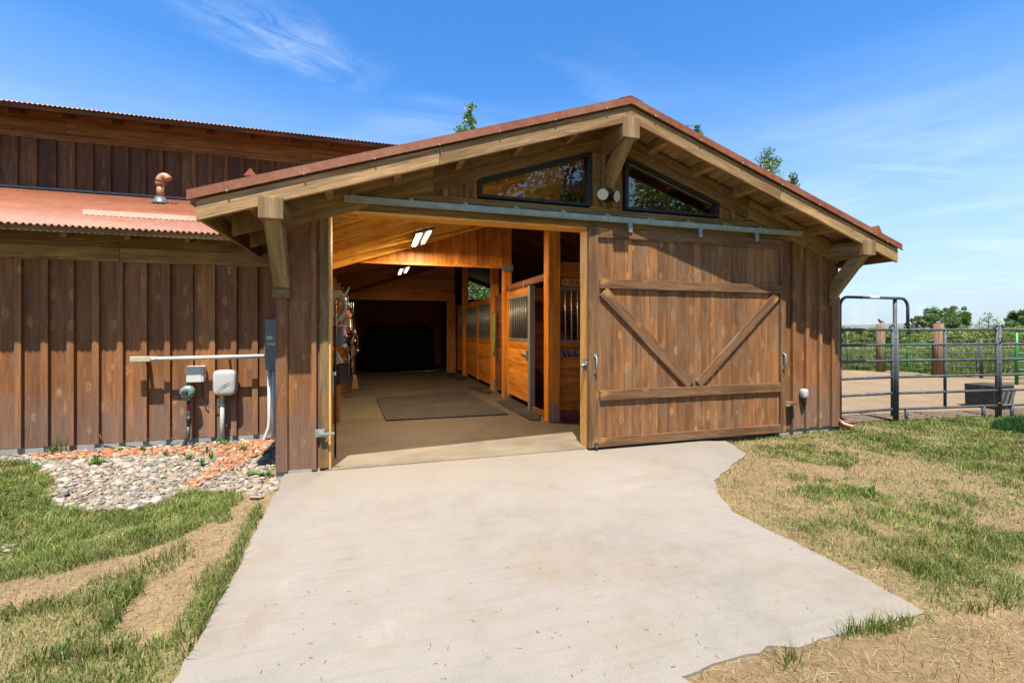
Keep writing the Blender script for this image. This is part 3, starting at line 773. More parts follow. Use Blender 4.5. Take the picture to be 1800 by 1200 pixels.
# upper wall
siding(WX0, 5, 4.36, 5.34, UY, .30, .075, 0, 'upper').build('upper_wall_siding', 'upper', barn)
MB().box(WX0, 7, UY + .024, UY + .12, 4.2, 5.95, 'x').build('wall_core', 'darkwood', barn)
b = MB().box(WX0, 5, UY - .03, UY - .004, 5.34, 5.47, 'x')
for (xa, xb) in ((WX0, -5.9), (-5.9, -1.4), (-1.4, 5)): b.box(xa + .002, xb - .002, UY - .055, UY - .004, 5.474, 5.69, 'x')
for (xa, xb) in ((WX0, -5.9), (-5.9, -1.4), (-1.4, 5)): b.box(xa + .002, xb - .002, UY - .03, UY - .004, 5.694, 5.93, 'x')
b.build('eave_trim', 'uppertrim', barn)
MB().box(WX0, 2.4, UY - .05, UY - .024, 4.345, 4.385, 'x').build('wall_flashing', 'panelgrey', barn)
def su(y): return 5.79 + SL * (y - 10.65)
up = corr(WX0, 7.2, [(10.62, su(10.62)), (16, su(16))], .012, .075).build('roof', 'roof', barn)
md = up.modifiers.new('t', 'SOLIDIFY'); md.thickness = .004
b = MB(); b.box(WX0, 7.1, 10.66, 10.70, su(10.66) - .10, su(10.66) - .020, 'x'); b.build('eave_board', 'upper', up)
b = MB(); b.hexa([[[(x, y, su(y) - o) for o in (.05, .018)] for y in (10.72, 16)] for x in (WX0, 7.1)]); b.build('roof_deck', 'upper', up)
x = -1.0
for i in range(14):
    b = MB(); b.hexa([[[(q, y, su(y) - o) for o in (.19, .052)] for q in (x - .04, x + .04)] for y in (10.80, UY - .003)]); b.build('rafter_tail', 'upper', up)
    x -= .8
# little pointed ridge ends that peek over the roof edge
b = MB(); X0, Y0 = -2.07, 8.6
zt_ = wp(440, 295, Y0)
b.prism([(zt_[0] - .10, Y0, zt_[2] - .13), (zt_[0] + .10, Y0, zt_[2] - .13), (zt_[0], Y0, zt_[2])], (0, .5, 0)); b.prism([(zt_[0] - .05, Y0 + .1, sh(Y0) - .02), (zt_[0] + .05, Y0 + .1, sh(Y0) - .02), (zt_[0] + .05, Y0 + .1, zt_[2] - .12), (zt_[0] - .05, Y0 + .1, zt_[2] - .12)], (0, .3, 0))
b.build('roof_vent', 'flash', lo)
x_, y_, z_ = wp(1545, 396, 6.0)
b = MB().prism([(x_ - .09, y_, z_ - .14), (x_ + .09, y_, z_ - .14), (x_, y_, z_)], (0, .4, 0)); b.build('roof_vent', 'flash', roof)
# downspout at the right corner
ds = MB()
ds.tube([(7.60, 5.42, 2.86), (7.60, 5.42, 2.74), (7.56, 5.44, 2.64), (7.34, 5.56, 2.44), (7.265, 5.6, 2.36), (7.25, 5.6, 2.22), (7.25, 5.6, 2.10)], .042, 12)
ds.box(7.205, 7.29, 5.56, 5.64, .14, 2.12)
ds.tube([(7.25, 5.60, .22), (7.25, 5.59, .12), (7.28, 5.50, .05), (7.34, 5.38, .02)], .042, 10)
ds.build('downspout', 'copper', barn, bevel=.004, label='copper brown downspout with an elbow at its foot')
MB().box(7.185, 7.203, 5.555, 5.66, .0, 2.35).build('corner_trim', 'black', barn)
# ------------------------------------------------------------------ things on and in the barn
# twin flood light
fx, fz = 2.985, 3.375
t = thing('flood_light', 'twin headed black flood light with cream lenses above the door track', 'outdoor light', (fx, FY - .03, fz))
MB().tube([(fx, FY - .003, fz - .02), (fx, FY - .05, fz - .02)], .055, 16).tube([(fx - .02, FY - .05, fz), (fx + .02, FY - .05, fz + .03)], .03, 8).sphere((fx, FY - .07, fz - .01), (.035, .03, .035), 10, 6).build('mount', 'black', t)
for sg, dv in ((-1, Vector((-.30, -1, -.12))), (1, Vector((.62, -1, -.12)))):
    dv = dv.normalized(); c = Vector((fx + sg * .105, FY - .14, fz - .005 + (.010 if sg < 0 else 0)))
    a = c - dv * .09
    h = MB().tube([a, a + dv * .02, c], [.035, .055, .082], 18).tube([(fx, FY - .06, fz), a], .014, 8).build('lamp_head', 'black', t)
    MB().tube([c + dv * .0015, c + dv * .010], [.077, .068], 18).build('lens', 'cream', h)
# electrical kit on the left wing wall
t = thing('conduit', 'horizontal white conduit with beige end box on the left wall', 'conduit', (-2.3, WY - .2, 1.2))
y = WY - .20
MB().box(-3.10, -2.87, y - .035, y + .03, 1.165, 1.235, 'x').build('junction_box', 'beige', t, bevel=.006)
MB().tube([(-2.87, y, 1.20), (-2.80, y, 1.20)], .032, 12).tube([(-2.80, y, 1.20), (-1.50, y, 1.215)], .027, 14).build('pipe', 'white', t)
for x in (-2.98, -2.0): MB().box(x - .02, x + .02, y + .03, WY - .022, 1.18, 1.22).build('clamp', 'galv', t)
t = thing('electric_panel', 'dark grey electrical panel half hidden behind the barn corner', 'electrical box', (-1.36, WY, 1.1))
MB().box(-1.50, -1.18, WY - .24, WY - .023, 1.02, 1.74).build('cabinet', 'panelgrey', t, bevel=.006)
MB().box(-1.478, -1.40, WY - .246, WY - .241, 1.45, 1.50).box(-1.47, -1.20, WY - .247, WY - .241, 1.37, 1.40).build('cover_plate', 'galv', t)
b = MB().tube([(-1.47, WY - .12, 1.02), (-1.47, WY - .12, .30), (-1.475, WY - .13, .18), (-1.53, WY - .14, .02), (-1.53, WY - .14, -.08)], .022, 12)
b.build('service_pipe', 'white', label='white pipe running down from the grey panel to the stones', cat='pipe')
MB().tube([(-1.40, WY - .15, 1.015), (-1.40, WY - .15, -.08)], .035, 12).build('service_pipe', 'greybox', label='thick grey pipe below the electrical panel beside the barn corner', cat='pipe')
# small white box
t = thing('meter_box', 'small white weatherproof box mounted left of the larger grey box', 'utility box', (-2.39, WY - .03, .86))
MB().box(-2.50, -2.285, WY - .13, WY - .023, .858, 1.085).build('box', 'white', t, bevel=.014)
MB().box(-2.492, -2.31, WY - .137, WY - .1305, .866, 1.077).build('lid', 'white', t, bevel=.01)
MB().box(-2.284, -2.262, WY - .12, WY - .09, .93, .97).build('hasp', 'greybox', t)
# big rounded box with conduit
t = thing('utility_box', 'large light grey rounded utility box on a grey riser pipe', 'utility box', (-2.02, WY - .1, -.05))
MB().sphere((-2.02, WY - .13, .85), (.142, .085, .178), 28, 16, .38).build('cover', 'greybox', t)
MB().tube([(-2.11 + .2 * k / 10, WY - .218 + .0015 * abs(k - 5), .74 + .12 * math.sin(k / 10 * 1.5)) for k in range(11)], .003, 6).tube([(-2.09 + .18 * k / 10, WY - .218 + .0015 * abs(k - 5), .72 + .11 * math.sin(k / 10 * 1.5)) for k in range(11)], .003, 6).build('trim_line', 'panelgrey', t)
MB().box(-2.09, -2.04, WY - .15, WY - .10, .62, .675).build('tag', 'yellow', t)
MB().tube([(-2.065, WY - .11, .66), (-2.065, WY - .11, -.08)], .027, 14).tube([(-2.065, WY - .11, .52), (-2.065, WY - .11, .56)], .033, 14).build('riser', 'greybox', t)
MB().box(-2.11, -2.02, WY - .075, WY - .02, .22, .245).build('strap', 'galv', t)
MB().tube([(-2.185, WY - .08, .93), (-2.185, WY - .08, .90)], .024, 10).build('knob', 'white', t)
MB().tube([(-1.93, WY - .10, .68), (-1.94, WY - .1, .60), (-2.0, WY - .09, .565), (-2.05, WY - .08, .58), (-2.10, WY - .05, .50), (-2.20, WY - .04, .48), (-2.30, WY - .035, .53), (-2.33, WY - .035, .66), (-2.33, WY - .035, .86)], .007, 6).build('cable', 'darkpipe', label='thin black cable looping between the two wall boxes', cat='cable')
# regulator
t = thing('gas_regulator', 'round green grey gas regulator on a dark riser pipe', 'gas regulator', (-2.47, WY - .15, -.05))
c = (-2.47, WY - .15, .735)
MB().tube([(c[0], c[1] - .05, c[2]), (c[0], c[1] - .03, c[2]), (c[0], c[1] + .03, c[2]), (c[0], c[1] + .06, c[2])], [.05, .088, .088, .05], 20).tube([(c[0], c[1], c[2] - .05), (c[0], c[1], c[2] - .12)], .04, 12).build('housing', 'regulator', t)
MB().tube([(c[0] - .01, c[1] - .05, c[2]), (c[0] - .015, c[1] - .10, c[2] - .005)], .032, 14).build('cap', 'darkpipe', t)
for k in range(8):
    a = 2 * math.pi * k / 8; MB().tube([(c[0] + .078 * math.cos(a), c[1] - .035, c[2] + .078 * math.sin(a)), (c[0] + .078 * math.cos(a), c[1] + .035, c[2] + .078 * math.sin(a))], .009, 6).build('bolt', 'galv', t)
b = MB().tube([(c[0] + .01, c[1], c[2] - .12), (c[0] + .015, c[1], .35), (c[0] + .01, c[1], .26)], .022, 10).tube([(c[0] + .012, c[1], .40), (c[0] + .012, c[1], .33)], .032, 8)
b.tube([(c[0] + .01, c[1], .26), (c[0], c[1], .12), (c[0] - .04, c[1] - .02, .0), (c[0] - .05, c[1] - .02, -.08)], .026, 10).build('riser', 'darkpipe', t)
MB().tube([(c[0] + .012, c[1] - .002, .575), (c[0] + .012, c[1] - .002, .50)], .026, 8).build('tag', 'red', t)
# cable along the wall foot
pts = [(-3.52, WY - .03, .20)]
for k in range(26): pts.append((-3.5 + k * .049, WY - .035, .085 + .012 * math.sin(k * 1.3) + (.0 if k > 2 else .04 - .02 * k)))
MB().tube(pts, .006, 6).build('cable', 'darkpipe', label='thin cable running along the foot of the left wall', cat='cable')
# round outlet cover right of the door
ox, _, oz = wp(1411, 691, FY - .03)
t = thing('outlet_cover', 'round white outlet cover on the siding right of the door', 'outlet', (ox, FY - .03, oz - .12))
MB().sphere((ox, FY - .055, oz), (.055, .05, .075), 18, 10, .6).build('lid', 'greybox', t)
MB().tube([(ox, FY - .05, oz - .07), (ox, FY - .05, oz - .15)], .03, 10).build('base', 'darkpipe', t)
# fluorescent ceiling lamps
def lamp(x, y, label, L=1.25, W=.32, power=18, warm=(1, .72, .36)):
    z = rt(x, .38) - .02
    t = thing('ceiling_light', label, 'ceiling light', (x, y, z), 'lit ceiling lights')
    s = SL * W / 2
    def q(dx, o): return z + SL * dx + o
    b = MB(); b.hexa([[[(x + dx, yy, q(dx, o)) for o in (0, .05)] for dx in (-W / 2, W / 2)] for yy in (y - L / 2, y + L / 2)]); b.build('housing', 'panelgrey', t)
    for dx in (-.12, -.075, .05, .095):
        MB().tube([(x + dx, y - L / 2 + .03, q(dx, -.022)), (x + dx, y + L / 2 - .03, q(dx, -.022))], .014, 8).build('tube', 'tube', t)
    l = bpy.data.lights.new('lamp_glow', 'AREA'); l.shape = 'RECTANGLE'; l.size = W; l.size_y = L; l.energy = power; l.color = warm
    lo_ = bpy.data.objects.new('lamp_glow', l); COL.objects.link(lo_); lo_.parent = t; lo_.location = (0, 0, -.05); lo_.rotation_euler = (0, 0, 0)
    return t
lamp(.85, 8.75, 'nearer lit twin tube ceiling light on the sloping pine ceiling', power=140, warm=(1, .72, .42))
lamp(.8, 13.6, 'farther lit ceiling light deep inside the dark aisle', power=11)
MB().tube([(.98, 9.0, rt(.98, .37)), (1.6, 9.3, rt(1.6, .37)), (2.4, 9.32, rt(2.4, .37))], .008, 6).build('wire', 'black', label='thin dark wire hanging along the ceiling beside the lamp', cat='wire')
# sign
x0 = wp(986, 495, 7.34)[0]; z0, z1 = 2.345, 2.49
t = thing('sign', 'yellow wooden sign with red star reading LIFE IN above the stall bars', 'sign', (x0 + .4, 7.35, z0))
MB().box(x0, x0 + .95, 7.332, 7.349, z0, z1, 'x').build('board', 'signborder', t)
MB().box(x0 + .012, x0 + .94, 7.328, 7.3315, z0 + .012, z1 - .012, 'x').build('face', 'signyellow', t)
sx, sz = x0 + .075, (z0 + z1) / 2; pts = []
for k in range(10):
    a = math.pi / 2 + k * math.pi / 5; r_ = .036 if k % 2 == 0 else .015; pts.append((sx + r_ * math.cos(a), 7.3235, sz + r_ * math.sin(a)))
MB().prism(pts, (0, .004, 0)).build('star', 'red', t)
cu = bpy.data.curves.new('lettering', 'FONT'); cu.body = 'LIFE IN'; cu.size = .105; cu.extrude = .001; cu.space_character = 1.05; cu.offset = .0015
co = bpy.data.objects.new('lettering', cu); COL.objects.link(co)
bpy.context.view_layer.update(); dg = bpy.context.evaluated_depsgraph_get()
me = bpy.data.meshes.new_from_object(co.evaluated_get(dg)); bpy.data.objects.remove(co)
me.transform(Matrix.Diagonal((.62, 1, 1, 1))); me.materials.clear(); me.materials.append(M['black'])
lt = bpy.data.objects.new('lettering', me); COL.objects.link(lt); lt.parent = t; lt.rotation_euler = (R(90), 0, 0); lt.location = (x0 + .135 - (x0 + .4), 7.3245 - 7.35, z0 + .037 - z0)
# tack rack under the bars
t = thing('tack_rack', 'grey metal tack rack with black hooks under the stall bars', 'tack rack', (3.4, 7.34, 1.1))
MB().box(3.10, 4.0, 7.335, 7.349, 1.11, 1.235, 'x').box(3.26, 4.0, 7.30, 7.334, 1.10, 1.118, 'x').build('plate', 'galv', t)
for x in (3.13, 3.22, 3.34, 3.47, 3.62):
    MB().tube([(x, 7.33, 1.20), (x, 7.29, 1.205), (x, 7.27, 1.17), (x + .01, 7.29, 1.13), (x + .06, 7.30, 1.135)], .012, 8).build('hook', 'black', t)
# hanging rope on the stall post
t = thing('lead_rope', 'coiled yellow green lead rope hanging on the middle post', 'rope', (2.80, 10.9, 1.0))
for k in range(3):
    o = .015 * k; MB().tube([(2.82 - o, 10.82 + o, 2.02), (2.80 - o, 10.75, 1.9), (2.79 - o, 10.70 + .06 * math.sin(k), 1.5), (2.80, 10.75, 1.15 - .08 * k), (2.80 - o, 10.84, 1.05 - .07 * k), (2.81, 10.93, 1.2), (2.80 - o, 10.92, 1.6), (2.81, 10.86, 2.0)], .016, 8).build('loop', 'greenrope', t)
MB().tube([(2.90, 10.82, 2.02), (2.78, 10.82, 2.03), (2.77, 10.82, 2.07)], .012, 6).build('hook', 'galv', t)
# rubber mats
def mat(quad, label, th=.018):
    P = [gp(u, v, .01) for u, v in quad]
    b = MB(); b.prism([(p[0], p[1], .0145) for p in P], (0, 0, th)); return b.build('rubber_mat', 'mat', label=label, cat='mat', bevel=.004)
mat([(678, 740), (893, 729), (818, 689), (661, 700)], 'large dusty black rubber mat in the middle of the aisle')
mat([(872, 706), (930, 738), (948, 740), (950, 728), (900, 703)], 'narrow rubber mat in front of the first stall door')
mat([(824, 683), (858, 693), (866, 688), (836, 679)], 'small dark mat before the middle post')
mat([(783, 661), (815, 669), (820, 663), (790, 656)], 'small black mat at the far end of the stall row')
# dark covered stack at the back
V = []; mb = MB()
for cx_, w_ in ((.28, .68), (1.42, .72)):
    mb.sphere((cx_, 17.9, .88), (w_, .7, .87), 24, 14, .35)
o = mb.build('covered_bales', 'tarp', label='large dark covered stack with two humps at the unlit back of the aisle', cat='covered stack')
MB().tube([(.9, 17.2, .03), (2.2, 17.18, .035), (2.35, 17.2, .10)], .01, 6).build('metal_rod', 'galv', label='thin pale rod lying on the floor before the dark stack', cat='rod')
# left side tack: rack, coil, pouch, bottle, bucket ...
t = thing('wall_rack', 'black wire rack upright standing just inside the left door jamb', 'rack', (-.46, 6.1, .01))
MB().tube([(-.475, 6.0, .012), (-.475, 6.0, 1.95)], .012, 8).tube([(-.60, 6.6, .012), (-.60, 6.6, 1.75)], .010, 8).build('upright', 'black', t)
for z in (.86, 1.28, 1.62): MB().tube([(-.72, 6.0, z), (-.475, 6.0, z), (-.60, 6.6, z)], .008, 6).build('shelf_rail', 'black', t)
MB().box(-.78, -.47, 6.70, 6.72, .30, 1.30).build('wood_panel', 'orange', label='orange plywood board behind the black bucket inside the door', cat='board')
t = thing('rope_coil', 'pale coiled rope hanging high on the rack inside the left jamb', 'rope', (-.5, 6.15, 1.7))
for k in range(4):
    r_ = .17 - .018 * k; MB().tube([(-.47 + r_ * .55 * math.cos(a), 6.25 + .02 * k + r_ * .25 * math.cos(a), 1.90 + r_ * 1.1 * math.sin(a)) for a in [2 * math.pi * i / 16 for i in range(17)]], .016, 8).build('loop', 'rope', t)
MB().tube([(-.58, 6.2, 1.62), (-.49, 6.2, 1.68), (-.40, 6.2, 1.78), (-.375, 6.2, 1.83)], [.022, .024, .022, .015], 8).build('strap_end', 'rope', t)
b = MB(); b.poly([(-.47, 6.5, 1.98), (-.38, 6.5, 2.02), (-.335, 6.5, 2.16), (-.40, 6.5, 2.08)]); b.tube([(-.47, 6.5, 1.92), (-.40, 6.5, 2.05), (-.335, 6.5, 2.17)], [.03, .02, .006], 8); b.tube([(-.46, 6.52, 1.9), (-.36, 6.52, 1.98), (-.36, 6.52, 2.05)], [.02, .016, .008], 8)
b.build('antler', 'rope', label='pale antler shaped piece pointing up beside the coiled rope', cat='antler')
t = thing('grooming_bag', 'grey cloth bag hanging below the coiled rope', 'bag', (-.48, 6.3, 1.3))
MB().sphere((-.475, 6.3, 1.49), (.075, .05, .125), 16, 10, .45).build('pouch', 'cloth', t)
MB().box(-.555, -.40, 6.24, 6.36, 1.60, 1.635).build('flap', 'panelgrey', t, bevel=.006)
bx, by, bz = -.405, 6.5, 1.36
t = thing('spray_bottle', 'white spray bottle with dark label hanging beside the grey bag', 'bottle', (bx, by, bz))
MB().tube([(bx, by, bz), (bx, by, bz + .01), (bx, by, bz + .17), (bx, by, bz + .21), (bx, by, bz + .23)], [.034, .038, .038, .02, .014], 16).build('body', 'bottle', t)
MB().tube([(bx, by, bz + .045), (bx, by, bz + .15)], .0392, 16).build('label', 'navy', t)
MB().box(bx - .015, bx + .018, by - .0425, by - .0395, bz + .07, bz + .125).build('print', 'lime', t)
MB().tube([(bx, by, bz + .22), (bx, by, bz + .265)], .017, 10).box(bx - .06, bx + .035, by - .013, by + .013, bz + .262, bz + .295, 'x').beam((bx - .02, by, bz + .265), (bx - .05, by, bz + .215), (.008, 0, 0), (0, .014, 0)).build('trigger', 'bottle', t, bevel=.003)
b = MB().prism([(-.50, 6.22, 1.14), (-.40, 6.22, 1.17), (-.485, 6.22, 1.32)], (0, .06, 0)); b.build('scoop', 'rope', label='pale triangular scoop hanging over the black bucket', cat='scoop')
t = thing('bucket', 'black rubber bucket hanging inside the left door jamb', 'bucket', (-.46, 6.55, .86))
MB().tube([(-.46, 6.55, .86), (-.46, 6.55, .87), (-.46, 6.55, 1.10), (-.46, 6.55, 1.12)], [.10, .105, .125, .132], 20, cap=False).tube([(-.46, 6.55, .86), (-.46, 6.55, .865)], .10, 20).build('pail', 'rubber', t)
MB().tube([(-.46 + .13 * math.cos(a), 6.55, 1.11 + .10 * math.sin(a)) for a in [math.pi * i / 12 for i in range(13)]], .004, 6).build('handle', 'galv', t)
for k, (x, y, z, m_, lb, ct) in enumerate(((-.40, 7.0, 1.95, 'black', 'black leather bridle hanging behind the spray bottle', 'bridle'), (-.43, 7.9, 1.80, 'cloth', 'grey webbing halter hanging beside the black bridle', 'halter'), (-.40, 8.4, 1.62, 'darkpipe', 'dark leather halter hanging lowest behind the bottle', 'halter'))):
    t = thing(ct, lb, ct, (x, y, z - .6))
    MB().tube([(x + .10 * math.sin(a), y, z - .28 + .28 * math.cos(a)) for a in [2 * math.pi * i / 16 for i in range(17)]], .013, 6).build('cheek_strap', m_, t)
    MB().tube([(x + .06 * math.sin(a), y + .03, z - .42 + .10 * math.cos(a)) for a in [2 * math.pi * i / 12 for i in range(13)]], .012, 6).build('nose_band', m_, t)
    MB().tube([(x, y, z - .55), (x + .02, y, z - .9), (x - .03, y, z - 1.15)], .010, 6).build('lead_strap', m_, t)
    MB().tube([(x + .09, y - .01, z - .40), (x + .12, y - .01, z - .40)], .022, 10).build('buckle', 'galv', t)
# jars and tools further along the left wall
jx, jy = -.48, 7.6
t = thing('lantern', 'small lantern with white cap hanging behind the coiled rope', 'lantern', (jx, jy, 1.9))
MB().tube([(jx, jy, 1.90), (jx, jy, 2.03)], .045, 12).build('glass', 'tuscan', t); MB().tube([(jx, jy, 2.031), (jx, jy, 2.06), (jx, jy, 2.10)], [.06, .055, .03], 12).build('cap', 'white', t)
for k, (x, y, z1, z0, m_, nm, lb, ct) in enumerate([(-.46, 11.0, 1.70, .55, 'tuscan', 'broom', 'brown handled broom hanging among the tools on the left wall', 'broom'),
        (-.42, 9.3, 1.85, .75, 'galv', 'pitchfork', 'metal pitchfork hanging at the left of the aisle', 'pitchfork'),
        (-.50, 9.0, 1.65, .9, 'darkpipe', 'shovel', 'dark handled shovel hanging nearest the pouch', 'shovel')]):
    t = thing(nm, lb, ct, (x, y, z0))
    MB().tube([(x, y, z0), (x - .05, y, z1)], .012, 8).build('handle', m_, t)
    if nm == 'broom':
        MB().hexa([[[(x + sx_ * w_, y + yy, z) for yy in (-.03, .03)] for sx_ in (-1, 1)] for z, w_ in ((z0 - .32, .09), (z0 + .001, .035))]).build('bristles', 'tuscan', t)
    elif nm == 'pitchfork':
        b = MB().tube([(x - .11, y, z1 + .02), (x + .01, y, z1 + .02)], .01, 6)
        for q in range(4): b.tube([(x - .11 + q * .04, y, z1 + .02), (x - .11 + q * .04, y - .03, z1 + .26)], .007, 6)
        b.build('tines', 'galv', t)
    else:
        MB().prism([(x - .13, y, z1), (x + .03, y, z1), (x + .03, y, z1 + .18), (x - .05, y, z1 + .26), (x - .13, y, z1 + .18)], (0, .012, 0)).build('blade', 'panelgrey', t)
MB().sphere((-.58, 10.2, 1.75), (.09, .06, .26), 14, 10, .7).build('red_jacket', 'red', label='dark red jacket hanging behind the tools on the left wall', cat='jacket')
MB().box(-.95, -.70, 12, 12.9, .012, .9, 'y').build('storage_cabinet', 'darkwood', label='dark wooden cabinet low on the left wall of the aisle', cat='cabinet', bevel=.01)
# ------------------------------------------------------------------ corral
RZ = (1.585, 1.325, 1.05, .77, .49, .215)
def lerp(a, b, t): return (a[0] + (b[0] - a[0]) * t, a[1] + (b[1] - a[1]) * t)
def P3(p, z): return (p[0], p[1], z)
P0 = (7.36, 5.62); P1 = gp(1573, 744); P2 = gp(1755, 737); P3_ = (P2[0] + 3.0, P2[1] - .22)
def panel(a, b, label, name='corral_panel', mat='pipe', zs=RZ, r=.0235, stays=(), endr=.026, legs=(), group=None, arch=False):
    t = thing(name, label, 'gate' if 'gate' in name else 'fence panel', (a[0], a[1], 0), group)
    for q in (a, b): MB().tube([P3(q, -.02 if not arch else .10), P3(q, zs[0] + .05)], endr, 12).build('end_post', mat, t)
    for z in zs: MB().tube([P3(lerp(a, b, .004), z), P3(lerp(a, b, .996), z)], r, 10).build('rail', mat, t)
    for f in stays: MB().tube([P3(lerp(a, b, f), zs[-1]), P3(lerp(a, b, f), zs[0])], r * .95, 10).build('stay', mat, t)
    for f in legs: MB().tube([P3(lerp(a, b, f), -.03), P3(lerp(a, b, f), zs[-1])], r * 1.2, 10).build('leg', mat, t)
    return t
pa = lerp(P0, P1, .955)
g1 = panel(P0, pa, 'narrow dark grey pipe gate between the barn corner and arched post', 'pipe_gate', arch=True)
# arched frame
t = thing('gate_frame', 'tall dark pipe frame with rounded top corners above the narrow gate', 'gate frame', (P1[0], P1[1], 0))
MB().tube([P3(P1, -.03), P3(P1, 2.11)], .029, 12).build('upright', 'pipe', t)
aR = gp(1597, 741)
aR = (P1[0] + (P2[0] - P1[0]) * .12, P1[1] + (P2[1] - P1[1]) * .12)
def arc(a, b, z, r, n=7):
    L = math.hypot(b[0] - a[0], b[1] - a[1]); pts = [P3(a, 1.60)]
    for i in range(n): w = math.pi / 2 * i / (n - 1); pts.append(P3(lerp(a, b, (r - r * math.cos(w)) / L), z - r + r * math.sin(w)))
    for i in range(n): w = math.pi / 2 * (1 - i / (n - 1)); pts.append(P3(lerp(a, b, 1 - (r - r * math.cos(w)) / L), z - r + r * math.sin(w)))
    pts.append(P3(b, 1.60)); return pts
MB().tube(arc(P0, aR, 2.13, .16), .024, 12).build('arch', 'pipe', t)
MB().tube([P3(lerp(P0, aR, .42), 2.13), P3(lerp(P0, aR, .56), 2.13)], .0246, 12).build('sticker', 'white', t)
g2 = panel(lerp(P1, P2, .02), lerp(P1, P2, .985), 'dark grey six rail pipe panel right of the arched gate post', stays=(.47,), legs=(.09, .86))
g3 = panel(lerp(P2, P3_, .012), P3_, 'dark grey pipe panel running out of the right picture edge', stays=(.55,), legs=(.1,))
for k, (q, s_) in enumerate(((P2, 1), (P2, -1), (P1, -1))):
    pts = [(q[0] + s_ * (.02 + .05 * (1 - math.cos(a))), q[1], 1.60 + .07 * math.sin(a)) for a in [math.pi * i / 10 for i in range(11)]]
    MB().tube(pts, .017, 8).build('loop_handle', 'pipe', g3 if k == 0 else g2)
for z in (1.42, .25):
    MB().tube([(P2[0] + .045 * math.cos(a), P2[1] + .045 * math.sin(a), z + .02 * math.sin(a * 2)) for a in [2 * math.pi * i / 14 for i in range(15)]], .010, 6).build('chain', 'tuscan', g2)
# black water tub
tx, ty = gp(1768, 722)
t = thing('water_tub', 'black square water tub with slanted stripes behind the corral panel', 'water tub', (tx, ty, 0))
MB().hexa([[[(tx + .04 + sx_ * w_, ty + .28 + sy_ * w_ * .8, z) for sy_ in (-1, 1)] for sx_ in (-1, 1)] for z, w_ in ((-.02, .30), (.47, .31))]).build('tub', 'rubber', t, bevel=.02)
for k in range(3): MB().beam((tx - .16 + .16 * k, ty + .015, .06), (tx + .0 + .16 * k, ty + .005, .40), (.05, 0, 0), (0, .02, 0)).build('rib', 'panelgrey', t)
# back fence of the pen
def back(u, v): return gp(u, v)
B = [back(1440, 648), back(1548, 655), back(1650, 664), back(1727, 662), back(1800, 668), back(1900, 676)]
for k, (i, lb) in enumerate(((1, 'left wooden fence post at the far side of the sand pen'), (2, 'right wooden fence post beside the green gate'))):
    q = B[i]; hh = 1.78
    MB().tube([P3(q, -.1), P3(q, hh)], [.15, .135], 12).build('fence_post', 'fencepost', label=lb, cat='post')
zs2 = (1.22, 1.0, .80, .58, .36, .18)
panel(B[0], lerp(B[0], B[1], .96), 'dark wire panel left of the left wooden fence post', zs=zs2, r=.017, stays=(.5,))
gg = panel(lerp(B[1], B[2], .07), lerp(B[1], B[2], .9), 'green tube gate between the two wooden fence posts', 'green_gate', 'greenpipe', zs=(1.15, .93, .74, .56, .38, .2), r=.02, stays=(.5,))
panel(lerp(B[2], B[3], .08), lerp(B[2], B[4], .5), 'dark pipe panel just right of the right wooden post', zs=zs2, r=.017, stays=(.9,))
panel(lerp(B[2], B[4], .52), B[5], 'dark pipe panel at the far right of the sand pen', zs=zs2, r=.017, stays=(.5,))
gq = gp(1787, 678)
panel(gq, (gq[0] + 2.6, gq[1] - .5), 'bright green tube panel seen at the right picture edge', 'green_gate', 'greenpipe', zs=(1.45, 1.15, .9, .66, .42, .2), r=.024, endr=.04)
# bird on the left post
q = B[1]
t = thing('bird', 'small dark bird perched on the left wooden fence post', 'bird', (q[0], q[1], 1.78))
bb = bpy.data.meshes.new('bird_body')
MB().sphere((q[0] + .02, q[1], 1.87), (.085, .05, .055), 14, 10).tube([(q[0] - .05, q[1], 1.89), (q[0] - .09, q[1], 1.955), (q[0] - .115, q[1], 1.96), (q[0] - .16, q[1], 1.955)], [.04, .033, .028, .004], 10).tube([(q[0] + .08, q[1], 1.87), (q[0] + .20, q[1], 1.83)], [.03, .012], 8).tube([(q[0], q[1] - .02, 1.83), (q[0], q[1] - .02, 1.78)], .005, 5).tube([(q[0], q[1] + .02, 1.83), (q[0], q[1] + .02, 1.78)], .005, 5).build('body', 'panelgrey', t)
# ------------------------------------------------------------------ ground regions (world polygons)
def PP(l): return [gp(u, v) for u, v in l]
APR = PP([(486, 826), (500, 838), (492, 860), (470, 900), (440, 960), (415, 1010), (360, 1110), (310, 1200)])
APR += [(-1.15, 1.2), (1.6, 1.35)]
APR += PP([(1195, 1200), (1290, 1168), (1340, 1160), (1352, 1145), (1400, 1148), (1470, 1126), (1520, 1112), (1575, 1105), (1626, 1088), (1600, 1070), (1500, 1013), (1400, 962), (1330, 928), (1290, 905), (1265, 880), (1257, 850), (1275, 832), (1312, 802), (1278, 779)])
APR = [p for p in APR] + [(4.0, 5.56), (-1.0, 5.56)]
GRV = PP([(-40, 802), (0, 800), (60, 796), (240, 783), (400, 770), (500, 765), (520, 800), (500, 836), (488, 862), (455, 880), (425, 868), (335, 868), (295, 884), (230, 897), (165, 905), (88, 895), (98, 850), (62, 818), (-40, 812)])
GRV2 = PP([(-60, 955), (-10, 950), (30, 962), (38, 975), (0, 995), (-60, 1000)])
GA = PP([(-700, 830), (-40, 806), (62, 812), (98, 850), (90, 893), (165, 902), (230, 893), (295, 880), (335, 864), (420, 866), (436, 880), (415, 902), (345, 938), (300, 955), (220, 985), (110, 1012), (0, 1032), (-700, 1090)])
GB = PP([(-700, 1130), (0, 1085), (60, 1068), (150, 1040), (232, 1012), (262, 1022), (215, 1075), (200, 1110), (240, 1165), (200, 1300), (-700, 1300)])
